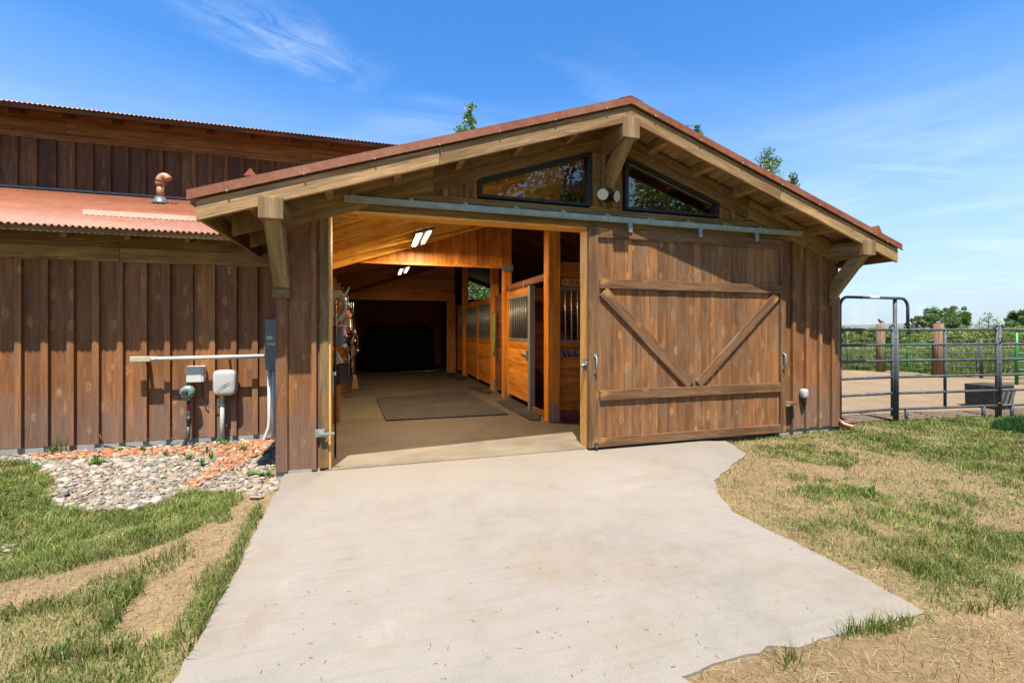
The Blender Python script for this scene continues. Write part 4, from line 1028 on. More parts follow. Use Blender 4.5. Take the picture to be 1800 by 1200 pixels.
GC = PP([(462, 893), (442, 940), (418, 985), (416, 1012), (360, 1110), (300, 1300), (60, 1300), (170, 1190), (215, 1150), (290, 1130), (335, 1070), (360, 1030), (402, 975), (405, 960), (430, 915)])
GD = PP([(250, 1010), (330, 975), (350, 985), (290, 1020), (258, 1035)])
SAND = PP([(1484, 742), (1482, 650), (1560, 655), (1660, 664), (1820, 668), (2000, 690), (2000, 716), (1860, 722), (1757, 728), (1590, 736)])
SAND = [(7.25, 5.75), (7.25, 15.5)] + PP([(1550, 652), (1660, 661), (1820, 663), (2100, 690)]) + [(20, 5.2), (11, 5.35)]
BARE = PP([(1196, 1210), (1352, 1150), (1480, 1130), (1640, 1110), (1760, 1090), (1900, 1100), (2000, 1250), (1400, 1400)])
def poly_soft(x, y, P, j=.08, s=6, seed=3):
    return inpoly(x + (fbm(x, y, s, seed) - .5) * j * 4, y + (fbm(x, y, s, seed + 9) - .5) * j * 4, P)
def gz(x, y):
    z = -.014 + (fbm(x, y, .7, 5) - .5) * .024 + (fbm(x, y, 4, 8) - .5) * .016
    far = np.clip((np.hypot(x, y) - 12) / 30, 0, 1)
    z = z + far * (fbm(x, y, .05, 6) - .5) * .25
    z = np.where((x > XL - .1) & (x < XR + .1) & (y > FY - .3) & (y < 22), -.06, z)
    z = np.where(inpoly(x, y, APR), np.minimum(z, -.006), z)
    return z
def greenness(x, y):
    """0..1 density of green grass"""
    left = x < 1.6 - (y - 2) * .1
    L = poly_soft(x, y, GA) * (.72 + .5 * fbm(x, y, 1.2, 21)) + poly_soft(x, y, GB, .06) * (.35 + .9 * fbm(x, y, 2.0, 22)) + poly_soft(x, y, GC, .05) * (.4 + .8 * fbm(x, y, 2.5, 23)) + poly_soft(x, y, GD, .05) * .5
    L = np.clip(np.maximum(L, .07), 0, 1)
    a, b = np.array(gp(1320, 860)), np.array(gp(1740, 790))
    n1 = fbm(x, y, 1.15, 31, 5); n2 = fbm(x, y, 4.6, 32, 3)
    rightness = np.clip((x - 5.0) / 4, 0, 1) * .16
    Rr = np.clip((n1 * .5 + n2 * .5 + rightness - .455) * 4.5 + .27, .22, 1)
    def ell(u, v, rx, ry):
        c = gp(u, v); return np.exp(-(((x - c[0]) / rx) ** 2 + ((y - c[1]) / ry) ** 2))
    Rr = np.maximum(Rr, 1.25 * ell(1730, 792, 1.3, .35)); Rr = np.maximum(Rr, ell(1600, 790, .9, .25)); Rr = np.maximum(Rr, ell(1560, 1115, .25, .10) * 1.2)
    Rr = np.maximum(Rr, .75 * ell(1740, 960, .55, .3)); Rr = np.maximum(Rr, .6 * ell(1580, 980, .5, .25)); Rr = np.maximum(Rr, .7 * ell(1660, 900, .8, .2)); Rr = np.maximum(Rr, ell(1370, 805, .35, .12)); Rr = np.maximum(Rr, ell(1460, 815, .28, .08)); Rr = np.maximum(Rr, ell(1490, 845, .3, .09)); Rr = np.maximum(Rr, ell(1360, 842, .2, .07)); Rr = np.maximum(Rr, ell(1400, 870, .3, .08))
    Rr = np.maximum(Rr, ell(1390, 1180, .12, .05)); Rr = np.maximum(Rr, .8 * ell(1290, 850, .25, .25))
    Rr = Rr * (1 - .93 * ell(1420, 830, 1.6, .62) * (Rr < .95)) 
    Rr = Rr * np.where(poly_soft(x, y, BARE, .06), .06, 1)
    Rr = np.where(poly_soft(x, y, SAND, .05), 0, Rr)
    g = np.where(x > 1.2, Rr, L)
    return np.clip(g, 0, 1)
# ---- ground sheet
def axis(fine0, fine1, st, far):
    a = list(np.arange(fine0, fine1, st)); g_ = st; v = fine1
    while v < far: a.append(v); g_ *= 1.22; v += g_
    a.append(far); lo_ = []; g_ = st; v = fine0
    while v > -far: g_ *= 1.22; v -= g_; lo_.append(max(v, -far))
    return np.array(sorted(set(lo_ + a)))
gxs = axis(-7.5, 16, .05, 4000); gys = axis(.9, 8.2, .045, 4000)
GX, GY = np.meshgrid(gxs, gys); nx_, ny_ = len(gxs), len(gys)
x = GX.ravel(); y = GY.ravel()
V = np.stack([x, y, gz(x, y)], 1)
i = np.arange(nx_ * ny_).reshape(ny_, nx_)
Q = np.stack([i[:-1, :-1].ravel(), i[:-1, 1:].ravel(), i[1:, 1:].ravel(), i[1:, :-1].ravel()], 1)
gr = greenness(x, y)
dirt = np.array([.22, .152, .095]); dry = np.array([.295, .205, .11]); grn = np.array([.17, .17, .065]); field = np.array([.13, .19, .05]); pale = np.array([.38, .34, .19])
n = fbm(x, y, 2.2, 41)[:, None]
c = dirt * (1 - n) * 1.0 + dry * n
c = c * (.8 + .4 * fbm(x, y, 8, 43)[:, None])
c = c * (1 - .22 * inpoly(x, y, BARE)[:, None])
c = c * (1 - gr[:, None] * .85) + grn * gr[:, None] * .85
dist = np.hypot(x, y)
ff = np.clip((dist - 11) / 4, 0, 1)[:, None]
fcol = field * (.7 + .6 * fbm(x, y, .12, 51)[:, None]); pb = np.clip(1 - abs(dist - 33) / 7, 0, 1)[:, None] * .9
pb2 = np.clip((fbm(x, y, .02, 53)[:, None] - .45) * 5, 0, 1) * np.clip((dist[:, None] - 60) / 40, 0, 1)
fcol = fcol * (1 - pb) + pale * pb; fcol = fcol * (1 - pb2) + pale * pb2
c = c * (1 - ff) + fcol * ff
gnd = npmesh('ground', V, Q, vcol('soil_and_field', .95, 0, .1, 38, .8), c, True, 4); props(gnd, kind='structure')
# sand pen
def sheet(name, P, z, mat, th=None, edge=False):
    b = MB(); b.poly([(p[0], p[1], z) for p in P]); return b.build(name, mat, kind='structure')
def sandmat():
    m, nt, b, out = newmat('pen_sand'); g = G(nt); pos = g.n('ShaderNodeNewGeometry').outputs['Position']
    n1 = g.noise(pos, 1.2, 6, .7); n2 = g.noise(pos, 14, 5, .75)
    c_ = g.ramp(g.math('MULTIPLY_ADD', n1, .5, g.math('MULTIPLY', n2, .5)), [(.36, (.150, .102, .054)), (.5, (.205, .143, .078)), (.66, (.26, .184, .104))])
    g.set(b.inputs['Base Color'], c_); b.inputs['Roughness'].default_value = .95; g.set(b.inputs['Normal'], g.bump(n2, .9, .05)); return m
M['sand'] = sandmat()
xs_, ys_ = np.meshgrid(np.arange(7.0, 26, .12), np.arange(4.9, 19, .12)); x = xs_.ravel(); y = ys_.ravel()
ins = poly_soft(x, y, SAND, .03, 2)
i = np.arange(x.size).reshape(xs_.shape); Q = np.stack([i[:-1, :-1].ravel(), i[:-1, 1:].ravel(), i[1:, 1:].ravel(), i[1:, :-1].ravel()], 1)
Q = Q[ins[Q].all(1)]
zz = gz(x, y) + .012 + .03 * (fbm(x, y, 2.4, 61) - .3)
o = npmesh('sand', np.stack([x, y, np.maximum(zz, gz(x, y) + .006)], 1), Q, M['sand'], None, True, 4); props(o, kind='structure')
# concrete: apron slab with a slightly irregular edge, interior floor
apr = []
for k in range(len(APR)):
    a, b_ = APR[k], APR[(k + 1) % len(APR)]; L = math.hypot(b_[0] - a[0], b_[1] - a[1]); m_ = max(1, int(L / .05))
    for q in range(m_):
        f = q / m_; X = a[0] + (b_[0] - a[0]) * f; Y = a[1] + (b_[1] - a[1]) * f
        j = .022 if Y < 5.4 and 1.3 < Y else 0
        apr.append((X + (vnoise(np.array(X * 9), np.array(Y * 9), 3) - .5) * j * 1.4, Y + (vnoise(np.array(X * 9), np.array(Y * 9), 7) - .5) * j * 1.4))
b = MB(); b.prism([(p[0], p[1], -.12) for p in apr], (0, 0, .12)); ap = b.build('driveway', 'apron', kind='structure', bevel=.006)
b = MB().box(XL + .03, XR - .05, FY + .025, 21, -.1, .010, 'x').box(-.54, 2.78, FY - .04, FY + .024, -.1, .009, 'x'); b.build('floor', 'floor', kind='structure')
# ------------------------------------------------------------------ stones
def icos(sub=1):
    t_ = (1 + 5 ** .5) / 2
    v = [(-1, t_, 0), (1, t_, 0), (-1, -t_, 0), (1, -t_, 0), (0, -1, t_), (0, 1, t_), (0, -1, -t_), (0, 1, -t_), (t_, 0, -1), (t_, 0, 1), (-t_, 0, -1), (-t_, 0, 1)]
    f = [(0, 11, 5), (0, 5, 1), (0, 1, 7), (0, 7, 10), (0, 10, 11), (1, 5, 9), (5, 11, 4), (11, 10, 2), (10, 7, 6), (7, 1, 8), (3, 9, 4), (3, 4, 2), (3, 2, 6), (3, 6, 8), (3, 8, 9), (4, 9, 5), (2, 4, 11), (6, 2, 10), (8, 6, 7), (9, 8, 1)]
    v = [np.array(p) / np.linalg.norm(p) for p in v]
    for _ in range(sub):
        nf = []; cache = {}
        def mid(a, b):
            k = (min(a, b), max(a, b))
            if k not in cache: m_ = v[a] + v[b]; v.append(m_ / np.linalg.norm(m_)); cache[k] = len(v) - 1
            return cache[k]
        for a, b, c_ in f:
            x_, y_, z_ = mid(a, b), mid(b, c_), mid(c_, a); nf += [(a, x_, z_), (b, y_, x_), (c_, z_, y_), (x_, y_, z_)]
        f = nf
    return np.array(v), np.array(f)
IV, IF = icos(1)
def stones(name, pts, sizes, flat, cols, label, cat, zoff=0, rough=.16, kind='stuff', group=None):
    n = len(pts); k = len(IV)
    sc = np.stack([sizes * rng.uniform(.75, 1.45, n), sizes * rng.uniform(.7, 1.1, n), sizes * flat * rng.uniform(.7, 1.3, n)], 1)
    base = IV[None] * (1 + rng.uniform(-rough, rough, (n, k, 1)))
    P = base * sc[:, None, :]
    a = rng.uniform(0, 6.28, n); tl = rng.uniform(-.35, .35, (n, 2))
    P[..., 2] += P[..., 0] * tl[:, :1] + P[..., 1] * tl[:, 1:]
    ca, sa = np.cos(a)[:, None], np.sin(a)[:, None]
    X = P[..., 0] * ca - P[..., 1] * sa; Y = P[..., 0] * sa + P[..., 1] * ca
    z = gz(pts[:, 0], pts[:, 1]) + zoff + rng.uniform(-.2, .5, n) * sizes * .6
    V = np.stack([X + pts[:, :1], Y + pts[:, 1:2], P[..., 2] + z[:, None]], 2).reshape(-1, 3)
    T = (IF[None] + (np.arange(n) * k)[:, None, None]).reshape(-1, 3)
    o = npmesh(name, V, T, M['stone'], np.repeat(cols, k, 0), True)
    return props(o, label, cat, group, kind)
def scatter(P, sp, j=.5):
    A = np.array(P); xs = np.arange(A[:, 0].min(), A[:, 0].max(), sp); ys = np.arange(A[:, 1].min(), A[:, 1].max(), sp)
    X, Y = np.meshgrid(xs, ys); X = X.ravel() + rng.uniform(-j, j, X.size) * sp; Y = Y.ravel() + rng.uniform(-j, j, Y.size) * sp
    k = poly_soft(X, Y, P, .04, 7); return np.stack([X[k], Y[k]], 1)
pal = np.array([(.52, .45, .37), (.60, .54, .47), (.42, .37, .31), (.31, .31, .31), (.52, .40, .32), (.58, .47, .34), (.26, .26, .27), (.64, .60, .54), (.46, .35, .28)])
pts = np.concatenate([scatter(GRV, .040), scatter(GRV2, .06)])
RED = [PP([(60, 802), (190, 795), (330, 791), (420, 784), (485, 768), (490, 790), (440, 812), (330, 803), (190, 808), (60, 812)]), PP([(395, 800), (450, 800), (440, 815), (385, 838), (350, 862), (325, 856), (360, 835), (385, 818)])]
isred = np.zeros(len(pts), bool)
for P in RED: isred |= poly_soft(pts[:, 0], pts[:, 1], P, .03, 8)
isred &= rng.random(len(pts)) > .30
pw = pts[~isred]; n = len(pw)
cols = pal[rng.integers(0, len(pal), n)] * rng.uniform(.46, .76, (n, 1)) * [1, .98, .93]
stones('gravel', pw, rng.uniform(.014, .034, n) * (1 + .8 * (rng.random(n) < .08)), .42, cols, 'bed of pale rounded river stones beside the left wall', 'gravel')
pr = pts[isred]; n = len(pr)
rp = np.array([(.46, .19, .08), (.54, .26, .13), (.38, .15, .075), (.58, .36, .21), (.46, .28, .18)])
stones('gravel', pr, rng.uniform(.018, .040, n), .6, rp[rng.integers(0, 5, n)] * rng.uniform(.55, .95, (n, 1)), 'band of orange red stones crossing the pale stone bed', 'gravel', .008)
for (u, v, s_, lb) in ((192, 802, .075, 'largest orange red rock at the left end of the red band'), (232, 800, .055, 'orange red rock just right of the largest red rock')):
    p = gp(u, v); k = np.array([[p[0], p[1]]]); o = stones('rock', k, np.array([s_]), .6, np.array([[.45, .15, .06]]), lb, 'rock', .02, .1, None)
# ------------------------------------------------------------------ grass
def blades(name, X, Y, H, W, cols, label, lean=.45, cat='grass', zoff=0, curl=.5, flat=None):
    n = len(X); a = rng.uniform(0, 6.28, n); b_ = rng.uniform(0, 6.28, n); ln = rng.uniform(.1, 1, n) * lean * H
    if flat is not None: ln = np.where(flat, H * 1.5, ln)
    z = gz(X, Y) + zoff
    wx, wy = np.cos(a) * W / 2, np.sin(a) * W / 2; lx, ly = np.cos(b_) * ln, np.sin(b_) * ln
    Hh = H if flat is None else np.where(flat, H * .12 + .006, H)
    v = np.zeros((n, 5, 3))
    v[:, 0] = np.stack([X - wx, Y - wy, z], 1); v[:, 1] = np.stack([X + wx, Y + wy, z], 1)
    v[:, 2] = np.stack([X + wx * .85 + lx * .35, Y + wy * .85 + ly * .35, z + Hh * .58], 1); v[:, 3] = np.stack([X - wx * .85 + lx * .35, Y - wy * .85 + ly * .35, z + Hh * .58], 1)
    v[:, 4] = np.stack([X + lx, Y + ly, z + Hh * (1 - curl * rng.random(n) * .4)], 1)
    base = np.arange(n)[:, None] * 5
    T = np.concatenate([base + [0, 1, 2], base + [0, 2, 3], base + [3, 2, 4]])
    C = np.repeat(cols[:, None], 5, 1)
    o = npmesh(name, v.reshape(-1, 3), T, M['grass'], C.reshape(-1, 3)); return props(o, label, cat, None, 'stuff')
GP = np.array([(.105, .17, .025), (.16, .23, .04), (.24, .29, .06), (.12, .19, .055), (.34, .32, .10), (.43, .34, .16)])
def gcol(n, dry, dk=1):
    k = rng.random(n); idx = np.where(k < dry, rng.integers(4, 6, n), rng.integers(0, 4, n)); return GP[idx] * rng.uniform(.75, 1.25, (n, 1)) * dk
def region_grass(x0, x1, y0, y1, dens, name, label, hbase, avoid=None):
    N = int((x1 - x0) * (y1 - y0) * dens); X = rng.uniform(x0, x1, N); Y = rng.uniform(y0, y1, N)
    # visible wedge only
    dep = X * ST + Y * CT; lat = X * CT - Y * ST
    k = (dep > 1.2) & (np.abs(lat) < dep * 1.4 + 1.3); X, Y, dep = X[k], Y[k], dep[k]
    k = rng.random(len(X)) < np.clip((3.2 / dep) ** .9, .12, 1); X, Y = X[k], Y[k]; dep = dep[k]
    g_ = greenness(X, Y); ina = inpoly(X, Y, APR) | inpoly(X, Y, GRV)
    k = (rng.random(len(X)) < g_ * 1.0) & ~ina & ~((Y > FY) & (X > XL) & (X < XR + .05)) & (Y < WY)
    X, Y, g_, dep = X[k], Y[k], g_[k], dep[k]; n = len(X)
    tuft = fbm(X, Y, 5.5, 71, 3)
    H = hbase * (.15 + 1.7 * tuft ** 1.5) * rng.uniform(.5, 1.5, n) * (.5 + .6 * g_)
    W = rng.uniform(.0022, .005, n) * np.clip(dep / 3, 1, 2.4)
    dryn = np.clip(.72 - .62 * g_ + (fbm(X, Y, 1.7, 75) - .5) * 1.5, .12, .9)
    return blades(name, X, Y, H, W, gcol(n, dryn) * (.55 + 1.1 * fbm(X, Y, 2.3, 77)[:, None]), label, lean=1.0)
region_grass(-7.5, 1.2, 1.2, 7.4, 8500, 'grass', 'green lawn grass left of the concrete driveway', .062)
region_grass(1.2, 16, .7, 6.0, 7500, 'grass', 'patchy green and dry grass right of the driveway', .055)
# straw lying on bare soil, both sides
def straw(x0, x1, y0, y1, dens, label):
    N = int((x1 - x0) * (y1 - y0) * dens); X = rng.uniform(x0, x1, N); Y = rng.uniform(y0, y1, N)
    dep = X * ST + Y * CT; lat = X * CT - Y * ST
    k = (dep > 1.2) & (np.abs(lat) < dep * 1.4 + 1.3) & (rng.random(N) < np.clip(3.2 / np.maximum(dep, .1), .2, 1)); X, Y = X[k], Y[k]
    k = ~inpoly(X, Y, APR) & ~inpoly(X, Y, GRV) & ~poly_soft(X, Y, SAND, .05) & (Y < WY - .1) & ~((Y > FY) & (X > XL) & (X < XR + .05)) & (rng.random(len(X)) < .25 + 1.1 * (fbm(X, Y, 1.6, 91) - .2)); X, Y = X[k], Y[k]; n = len(X)
    H = rng.uniform(.02, .075, n); dp = X * ST + Y * CT
    sc = np.array([(.50, .38, .20), (.60, .48, .28), (.38, .26, .13), (.22, .15, .08)])[rng.integers(0, 4, n)] * rng.uniform(.8, 1.15, (n, 1))
    return blades('dry_grass', X, Y, H, rng.uniform(.0015, .0032, n) * np.clip(dp / 3, 1, 2.4), sc, label, flat=rng.random(n) < .85, cat='dry grass', lean=.8)
straw(-7, 1.2, 1.2, 7.3, 3200, 'dry straw lying on the bare soil left of the driveway')
straw(1.2, 15.5, .7, 6.0, 6000, 'dry straw coloured grass lying right of the driveway')
# long loose blades near the driveway edges
def loose(us, label):
    X = []; Y = []
    for (u0, v0), (u1, v1), m_ in us:
        for _ in range(m_):
            f = random.random(); p = gp(u0 + (u1 - u0) * f + random.gauss(0, 7), v0 + (v1 - v0) * f + random.gauss(0, 5)); X.append(p[0]); Y.append(p[1])
    X = np.array(X); Y = np.array(Y); k = ~inpoly(X, Y, [(p[0] , p[1]) for p in APR]); X, Y = X[k], Y[k]; n = len(X)
    return blades('grass', X, Y, rng.uniform(.045, .12, n), rng.uniform(.003, .007, n), gcol(n, .22, .85) , label, lean=1.0)
loose([((455, 905), (410, 1005), 190), ((412, 1005), (330, 1180), 620), ((250, 1030), (180, 1120), 260), ((20, 1090), (200, 1060), 120), ((40, 1180), (240, 1150), 200), ((330, 960), (240, 1020), 120)], 'long green grass blades along the left driveway edge')
loose([((1480, 1128), (1600, 1108), 170), ((1380, 1185), (1400, 1165), 32), ((1330, 800), (1410, 805), 60), ((1620, 960), (1720, 1040), 260), ((1500, 905), (1560, 915), 90), ((1640, 930), (1760, 960), 150), ((1700, 1090), (1790, 1060), 80)], 'long green grass tufts near the driveway corner')
# tall field grass behind the pen
def tall(N, d0, d1, u0, u1, h, wd, label, dk=1, dry=.1):
    U = rng.uniform(u0, u1, N); D = d0 * (d1 / d0) ** rng.random(N); xc = (U - 900) / F
    X = (xc * CT + ST) * D; Y = (CT - xc * ST) * D
    k = ~inpoly(X, Y, SAND) & (fbm(X, Y, .5, 99) > .28) & (X > XR + .3); X, Y, D = X[k], Y[k], D[k]; n = len(X)
    return blades('tall_grass', X, Y, h * rng.uniform(.4, 1.1, n) * (.3 + 1.2 * fbm(X, Y, .6, 101)), wd * D / 18, gcol(n, dry, dk), label, cat='grass')
tall(26000, 15.8, 26, 1470, 1850, .55, .022, 'tall green meadow grass behind the sand pen')
tall(9000, 26, 60, 1470, 1850, .35, .03, 'pale meadow grass further out in the field', 1.15, .55)
# dark green clump at the right edge, weeds
def rosette(name, n, L, W, mat, upright=.5, seed=1):
    r_ = random.Random(seed); mb = MB()
    for i in range(n):
        a = r_.uniform(0, 6.28); l = L * r_.uniform(.5, 1.1); e = r_.uniform(upright * .4, upright * 1.4); w = W * r_.uniform(.7, 1.2)
        dx, dy = math.cos(a), math.sin(a); px, py = -dy * w / 2, dx * w / 2; pr = None
        o = (r_.gauss(0, L * .12), r_.gauss(0, L * .12))
        for k in range(5):
            f = k / 4; h = l * math.sin(min(1.5, e + .1)) * (f - .45 * f * f * (1.2 - e)); rr = l * math.cos(min(1.4, e)) * f; ww = (.35 + 1.3 * f) * (1 - f) ** .6 * 1.3 if k < 4 else .02
            c0 = (o[0] + dx * rr - px * ww, o[1] + dy * rr - py * ww, h); c1 = (o[0] + dx * rr + px * ww, o[1] + dy * rr + py * ww, h)
            if pr: mb.v += [pr[0], pr[1], c1, c0]; q = len(mb.v) - 4; mb.f.append([q, q + 1, q + 2, q + 3]); mb.uv.append([(0, 0)] * 4); mb.sm.append(True)
            pr = (c0, c1)
    return mb
protos = []
HALL = 0
wlist = [(322, 776, 1.0), (345, 790, .7), (365, 800, .7), (385, 780, 1.1), (400, 785, .8), (372, 812, .8), (430, 795, .7), (215, 795, .6), (95, 800, .9), (165, 822, .8), (180, 818, .7), (290, 805, .6), (250, 795, .5), (310, 825, .6), (355, 822, .7), (330, 812, .8)]
ORGk = {}
for k, (u, v, s_) in enumerate(wlist):
    p = gp(u, v); z = float(gz(np.array(p[0]), np.array(p[1]))) + .02
    if k < 3:
        mb = rosette('weed', 16, .13, .028, 'weed', (.9, .6, 1.1)[k], k + 2)
        o = mb.build('weed', 'weed', label='small leafy green weed growing among the stones by the wall', cat='weed', group='weeds among the stones', org=(0, 0, 0)); o.location = (p[0], p[1], z); protos.append(o); o.scale = (s_,) * 3
    else:
        o = copy_thing(protos[k % 3], (p[0], p[1], z), random.random() * 6, s_)
p = gp(465, 838); o = rosette('weed', 12, .19, .04, 'weed', .35, 9).build('weed', 'weed', label='wide low leafed weed beside the left corner of the driveway', cat='weed', org=(0, 0, 0)); o.location = (p[0], p[1], -.01)
p = gp(1535, 875); o = rosette('weed', 26, .12, .03, 'weed', 1.2, 19).build('weed', 'weed', label='upright bright green weed alone in the dry grass right of the driveway', cat='weed', org=(0, 0, 0)); o.location = (p[0], p[1], -.03)
p = gp(105, 800); n = 50; X = p[0] + rng.normal(0, .06, n); Y = p[1] + rng.normal(0, .05, n)
o = blades('grass_tuft', X, Y, rng.uniform(.12, .28, n), np.full(n, .006), gcol(n, .1, .8), 'tall wispy grass tuft at the left wall foot', cat='grass tuft'); del o['kind']
c_ = gp(1792, 760); n = 2600; a = rng.uniform(0, 6.28, n); r_ = np.sqrt(rng.random(n)); X = c_[0] + np.cos(a) * r_ * .42; Y = c_[1] + np.sin(a) * r_ * .28
o = blades('grass_clump', X, Y, .32 * (1.05 - r_ * .6) * rng.uniform(.7, 1.1, n), np.full(n, .007), np.array([(.045, .12, .03)]) * rng.uniform(.7, 1.5, (n, 1)), 'dense dark green grass clump at the right picture edge', lean=.5, cat='grass clump'); del o['kind']
# leaf litter / debris specks on the concrete
X = []; Y = []
for _ in range(200):
    u, v = random.uniform(420, 1500), random.uniform(835, 1195); q = gp(u, v, 0); X.append(q[0]); Y.append(q[1])
X = np.array(X); Y = np.array(Y); k = inpoly(X, Y, [(p_[0], p_[1]) for p_ in APR]) & (Y < 5.2); X, Y = X[k], Y[k]; n = len(X); a = rng.uniform(0, 6.28, n); L = rng.uniform(.002, .014, n); w = .0013
V = np.zeros((n, 4, 3)); dx, dy = np.cos(a) * L, np.sin(a) * L; px, py = -np.sin(a) * w, np.cos(a) * w
V[:, 0] = np.stack([X - dx - px, Y - dy - py, X * 0 + .004], 1); V[:, 1] = np.stack([X + dx - px, Y + dy - py, X * 0 + .005], 1); V[:, 2] = np.stack([X + dx + px, Y + dy + py, X * 0 + .005], 1); V[:, 3] = np.stack([X - dx + px, Y - dy + py, X * 0 + .004], 1)
o = npmesh('straw_debris', V.reshape(-1, 3), np.arange(n * 4).reshape(-1, 4), M['grass'], np.repeat(np.array([(.30, .22, .10), (.10, .08, .05), (.40, .33, .18)])[rng.integers(0, 3, n)], 4, 0), False, 4); props(o, 'bits of straw scattered on the concrete driveway', 'debris', None, 'stuff')
# ------------------------------------------------------------------ trees and bushes
def crown_mesh(name, clumps, nleaf, ls, mat, org, parent):
    C = np.array([c[:3] for c in clumps]); Rr = np.array([c[3] for c in clumps]); p_ = Rr ** 2 / (Rr ** 2).sum()
    k = rng.choice(len(C), nleaf, p=p_); d = rng.normal(size=(nleaf, 3)); d /= np.linalg.norm(d, axis=1)[:, None]
    rad = Rr[k] * rng.random(nleaf) ** .45 * rng.uniform(.8, 1.15, nleaf)
    P = C[k] + d * rad[:, None] * [1, 1, .8]
    a = rng.normal(size=(nleaf, 3)); a /= np.linalg.norm(a, axis=1)[:, None]; b_ = np.cross(a, rng.normal(size=(nleaf, 3))); b_ /= np.linalg.norm(b_, axis=1)[:, None]
    s_ = ls * rng.uniform(.6, 1.3, nleaf)[:, None]
    V = np.stack([P - a * s_, P + b_ * s_ * .5, P + a * s_, P - b_ * s_ * .5], 1).reshape(-1, 3)
    o = npmesh(name, V, np.arange(nleaf * 4).reshape(-1, 4), mat, None, False, 4, org); o.parent = parent; o.location = (0, 0, 0); return o
def tree(name, x, y, h, w, nleaf, ls, mat, label, cat='tree', trunk=.25, c0=.3, nc=26, slim=False, group=None, seed=0, sparse=1.0):
    r_ = random.Random(seed + int(x * 10)); t = thing(name, label, cat, (x, y, -.1), group)
    b = MB(); tp = [(x, y, -.1), (x + r_.gauss(0, .02) * h, y, h * .3), (x + r_.gauss(0, .03) * h, y, h * .6), (x + r_.gauss(0, .03) * h, y, h * .93)]
    b.tube(tp, [trunk, trunk * .75, trunk * .4, trunk * .08], 8); cl = []
    for i in range(nc):
        f = c0 + (1 - c0) * (i + .5) / nc; a = r_.uniform(0, 6.28)
        prof = math.sin(math.pi * min(1, max(0.05, (f - c0) / (1 - c0) * .86 + .12))) ** (.6 if not slim else .9)
        rr = w / 2 * prof * r_.uniform(.35, .95); cx_, cy_, cz_ = x + rr * math.cos(a), y + rr * math.sin(a), h * f
        cr = w * r_.uniform(.11, .2) * sparse * (1 if not slim else 1.2) * (.6 + .4 * prof); cl.append((cx_, cy_, cz_ - cr * .3, cr))
        bz = cz_ - rr * .6; bz = max(bz, h * .15); ff = min(1, bz / (h * .93)); bx_ = x + (tp[2][0] - x) * ff
        b.tube([(bx_, y, bz), ((bx_ + cx_) / 2, (y + cy_) / 2, (bz + cz_) / 2 + .05), (cx_, cy_, cz_)], [trunk * .22, trunk * .14, trunk * .05], 5)
    b.build('trunk', 'bark', t)
    crown_mesh('crown', cl, nleaf, ls, M[mat], (x, y, -.1), t)
    return t
def at(u, D): xc = (u - 900) / F; return ((xc * CT + ST) * D, (CT - xc * ST) * D)
# tree tops behind the barn: h from the photo
for (u, v, D, w, lb, sd) in ((826, 184, 24, 2.6, 'slender treetop rising over the left roof slope', 3), (1226, 220, 27, 1.7, 'small treetop just right of the ridge above the roof', 5), (1352, 262, 26, 3.6, 'leafy treetop above the right roof slope', 9)):
    X, Y = at(u, D); h = EYE + (HV - v) / F * D
    tree('tree', X, Y, h, w, 6500, .085, 'leafmid', lb, trunk=.14, c0=.3, nc=46, slim=True, seed=sd)
X, Y = at(1392, 26); tree('tree', X, Y, EYE + (HV - 305) / F * 26, 2.2, 4000, .085, 'leafmid', 'lower treetop at the right end of the roof treetops', trunk=.14, c0=.3, nc=36, slim=True, seed=31)
# bright foliage seen through the far gable window
tree('tree', 8.0, 34, 8.5, 6.5, 6000, .16, 'leafmid', 'green tree seen through the small window deep inside the barn', trunk=.25, c0=.12, nc=40, seed=12)
# right hand horizon trees
for (u, v, D, w, n_, lb, mt, sd) in ((1642, 541, 120, 13, 6000, 'left of the two joined round trees on the horizon', 'leafdark', 1), (1680, 538, 122, 12, 6000, 'right of the two joined round trees on the horizon', 'leafdark', 2), (1612, 556, 118, 6, 2000, 'small thin tree left of the two joined round trees', 'leafgrey', 4), (1800, 545, 95, 9.5, 5000, 'dark tree at the right picture edge on the horizon', 'leafdark', 7)):
    X, Y = at(u, D); tree('tree', X, Y, EYE + (HV - v) / F * D, w * .72, n_ // 2, .34, mt, lb, trunk=.4, c0=.25, nc=26, seed=sd, sparse=.85)
for (u, v, D, lb) in ((1738, 550, 100, 'nearly bare thin tree between the round trees and the edge'), (1772, 548, 130, 'bare pale sapling beside the right edge tree')):
    X, Y = at(u, D); tree('bare_tree', X, Y, EYE + (HV - v) / F * D, 5 if u == 1738 else 2.5, 260 if u == 1738 else 30, .25, 'leafgrey', lb, trunk=.16, c0=.2, nc=18, seed=int(u))
# bushes along the field
for k in range(26):
    u = 1478 + k * 14.5 + random.uniform(-5, 5); D = random.uniform(42, 56); X, Y = at(u, D); h = random.uniform(1.5, 2.35); 
    t = thing('bush', 'yellow green bush in the long hedge row across the field', 'bush', (X, Y, -.1), 'bushes in the row across the field')
    cl = [(X + random.gauss(0, .7), Y + random.gauss(0, .6), random.uniform(.15, .75) * h, random.uniform(.3, .5)) for _ in range(14)]
    crown_mesh('foliage', cl, 1500, .11, M['leafbush' if random.random() < .65 else 'leafgrey'], (X, Y, -.1), t)
    b = MB()
    for c in cl[:8]: b.tube([(X, Y, -.1), (c[0], c[1], c[2])], [.03, .012], 5)
    b.build('stems', 'bark', t)
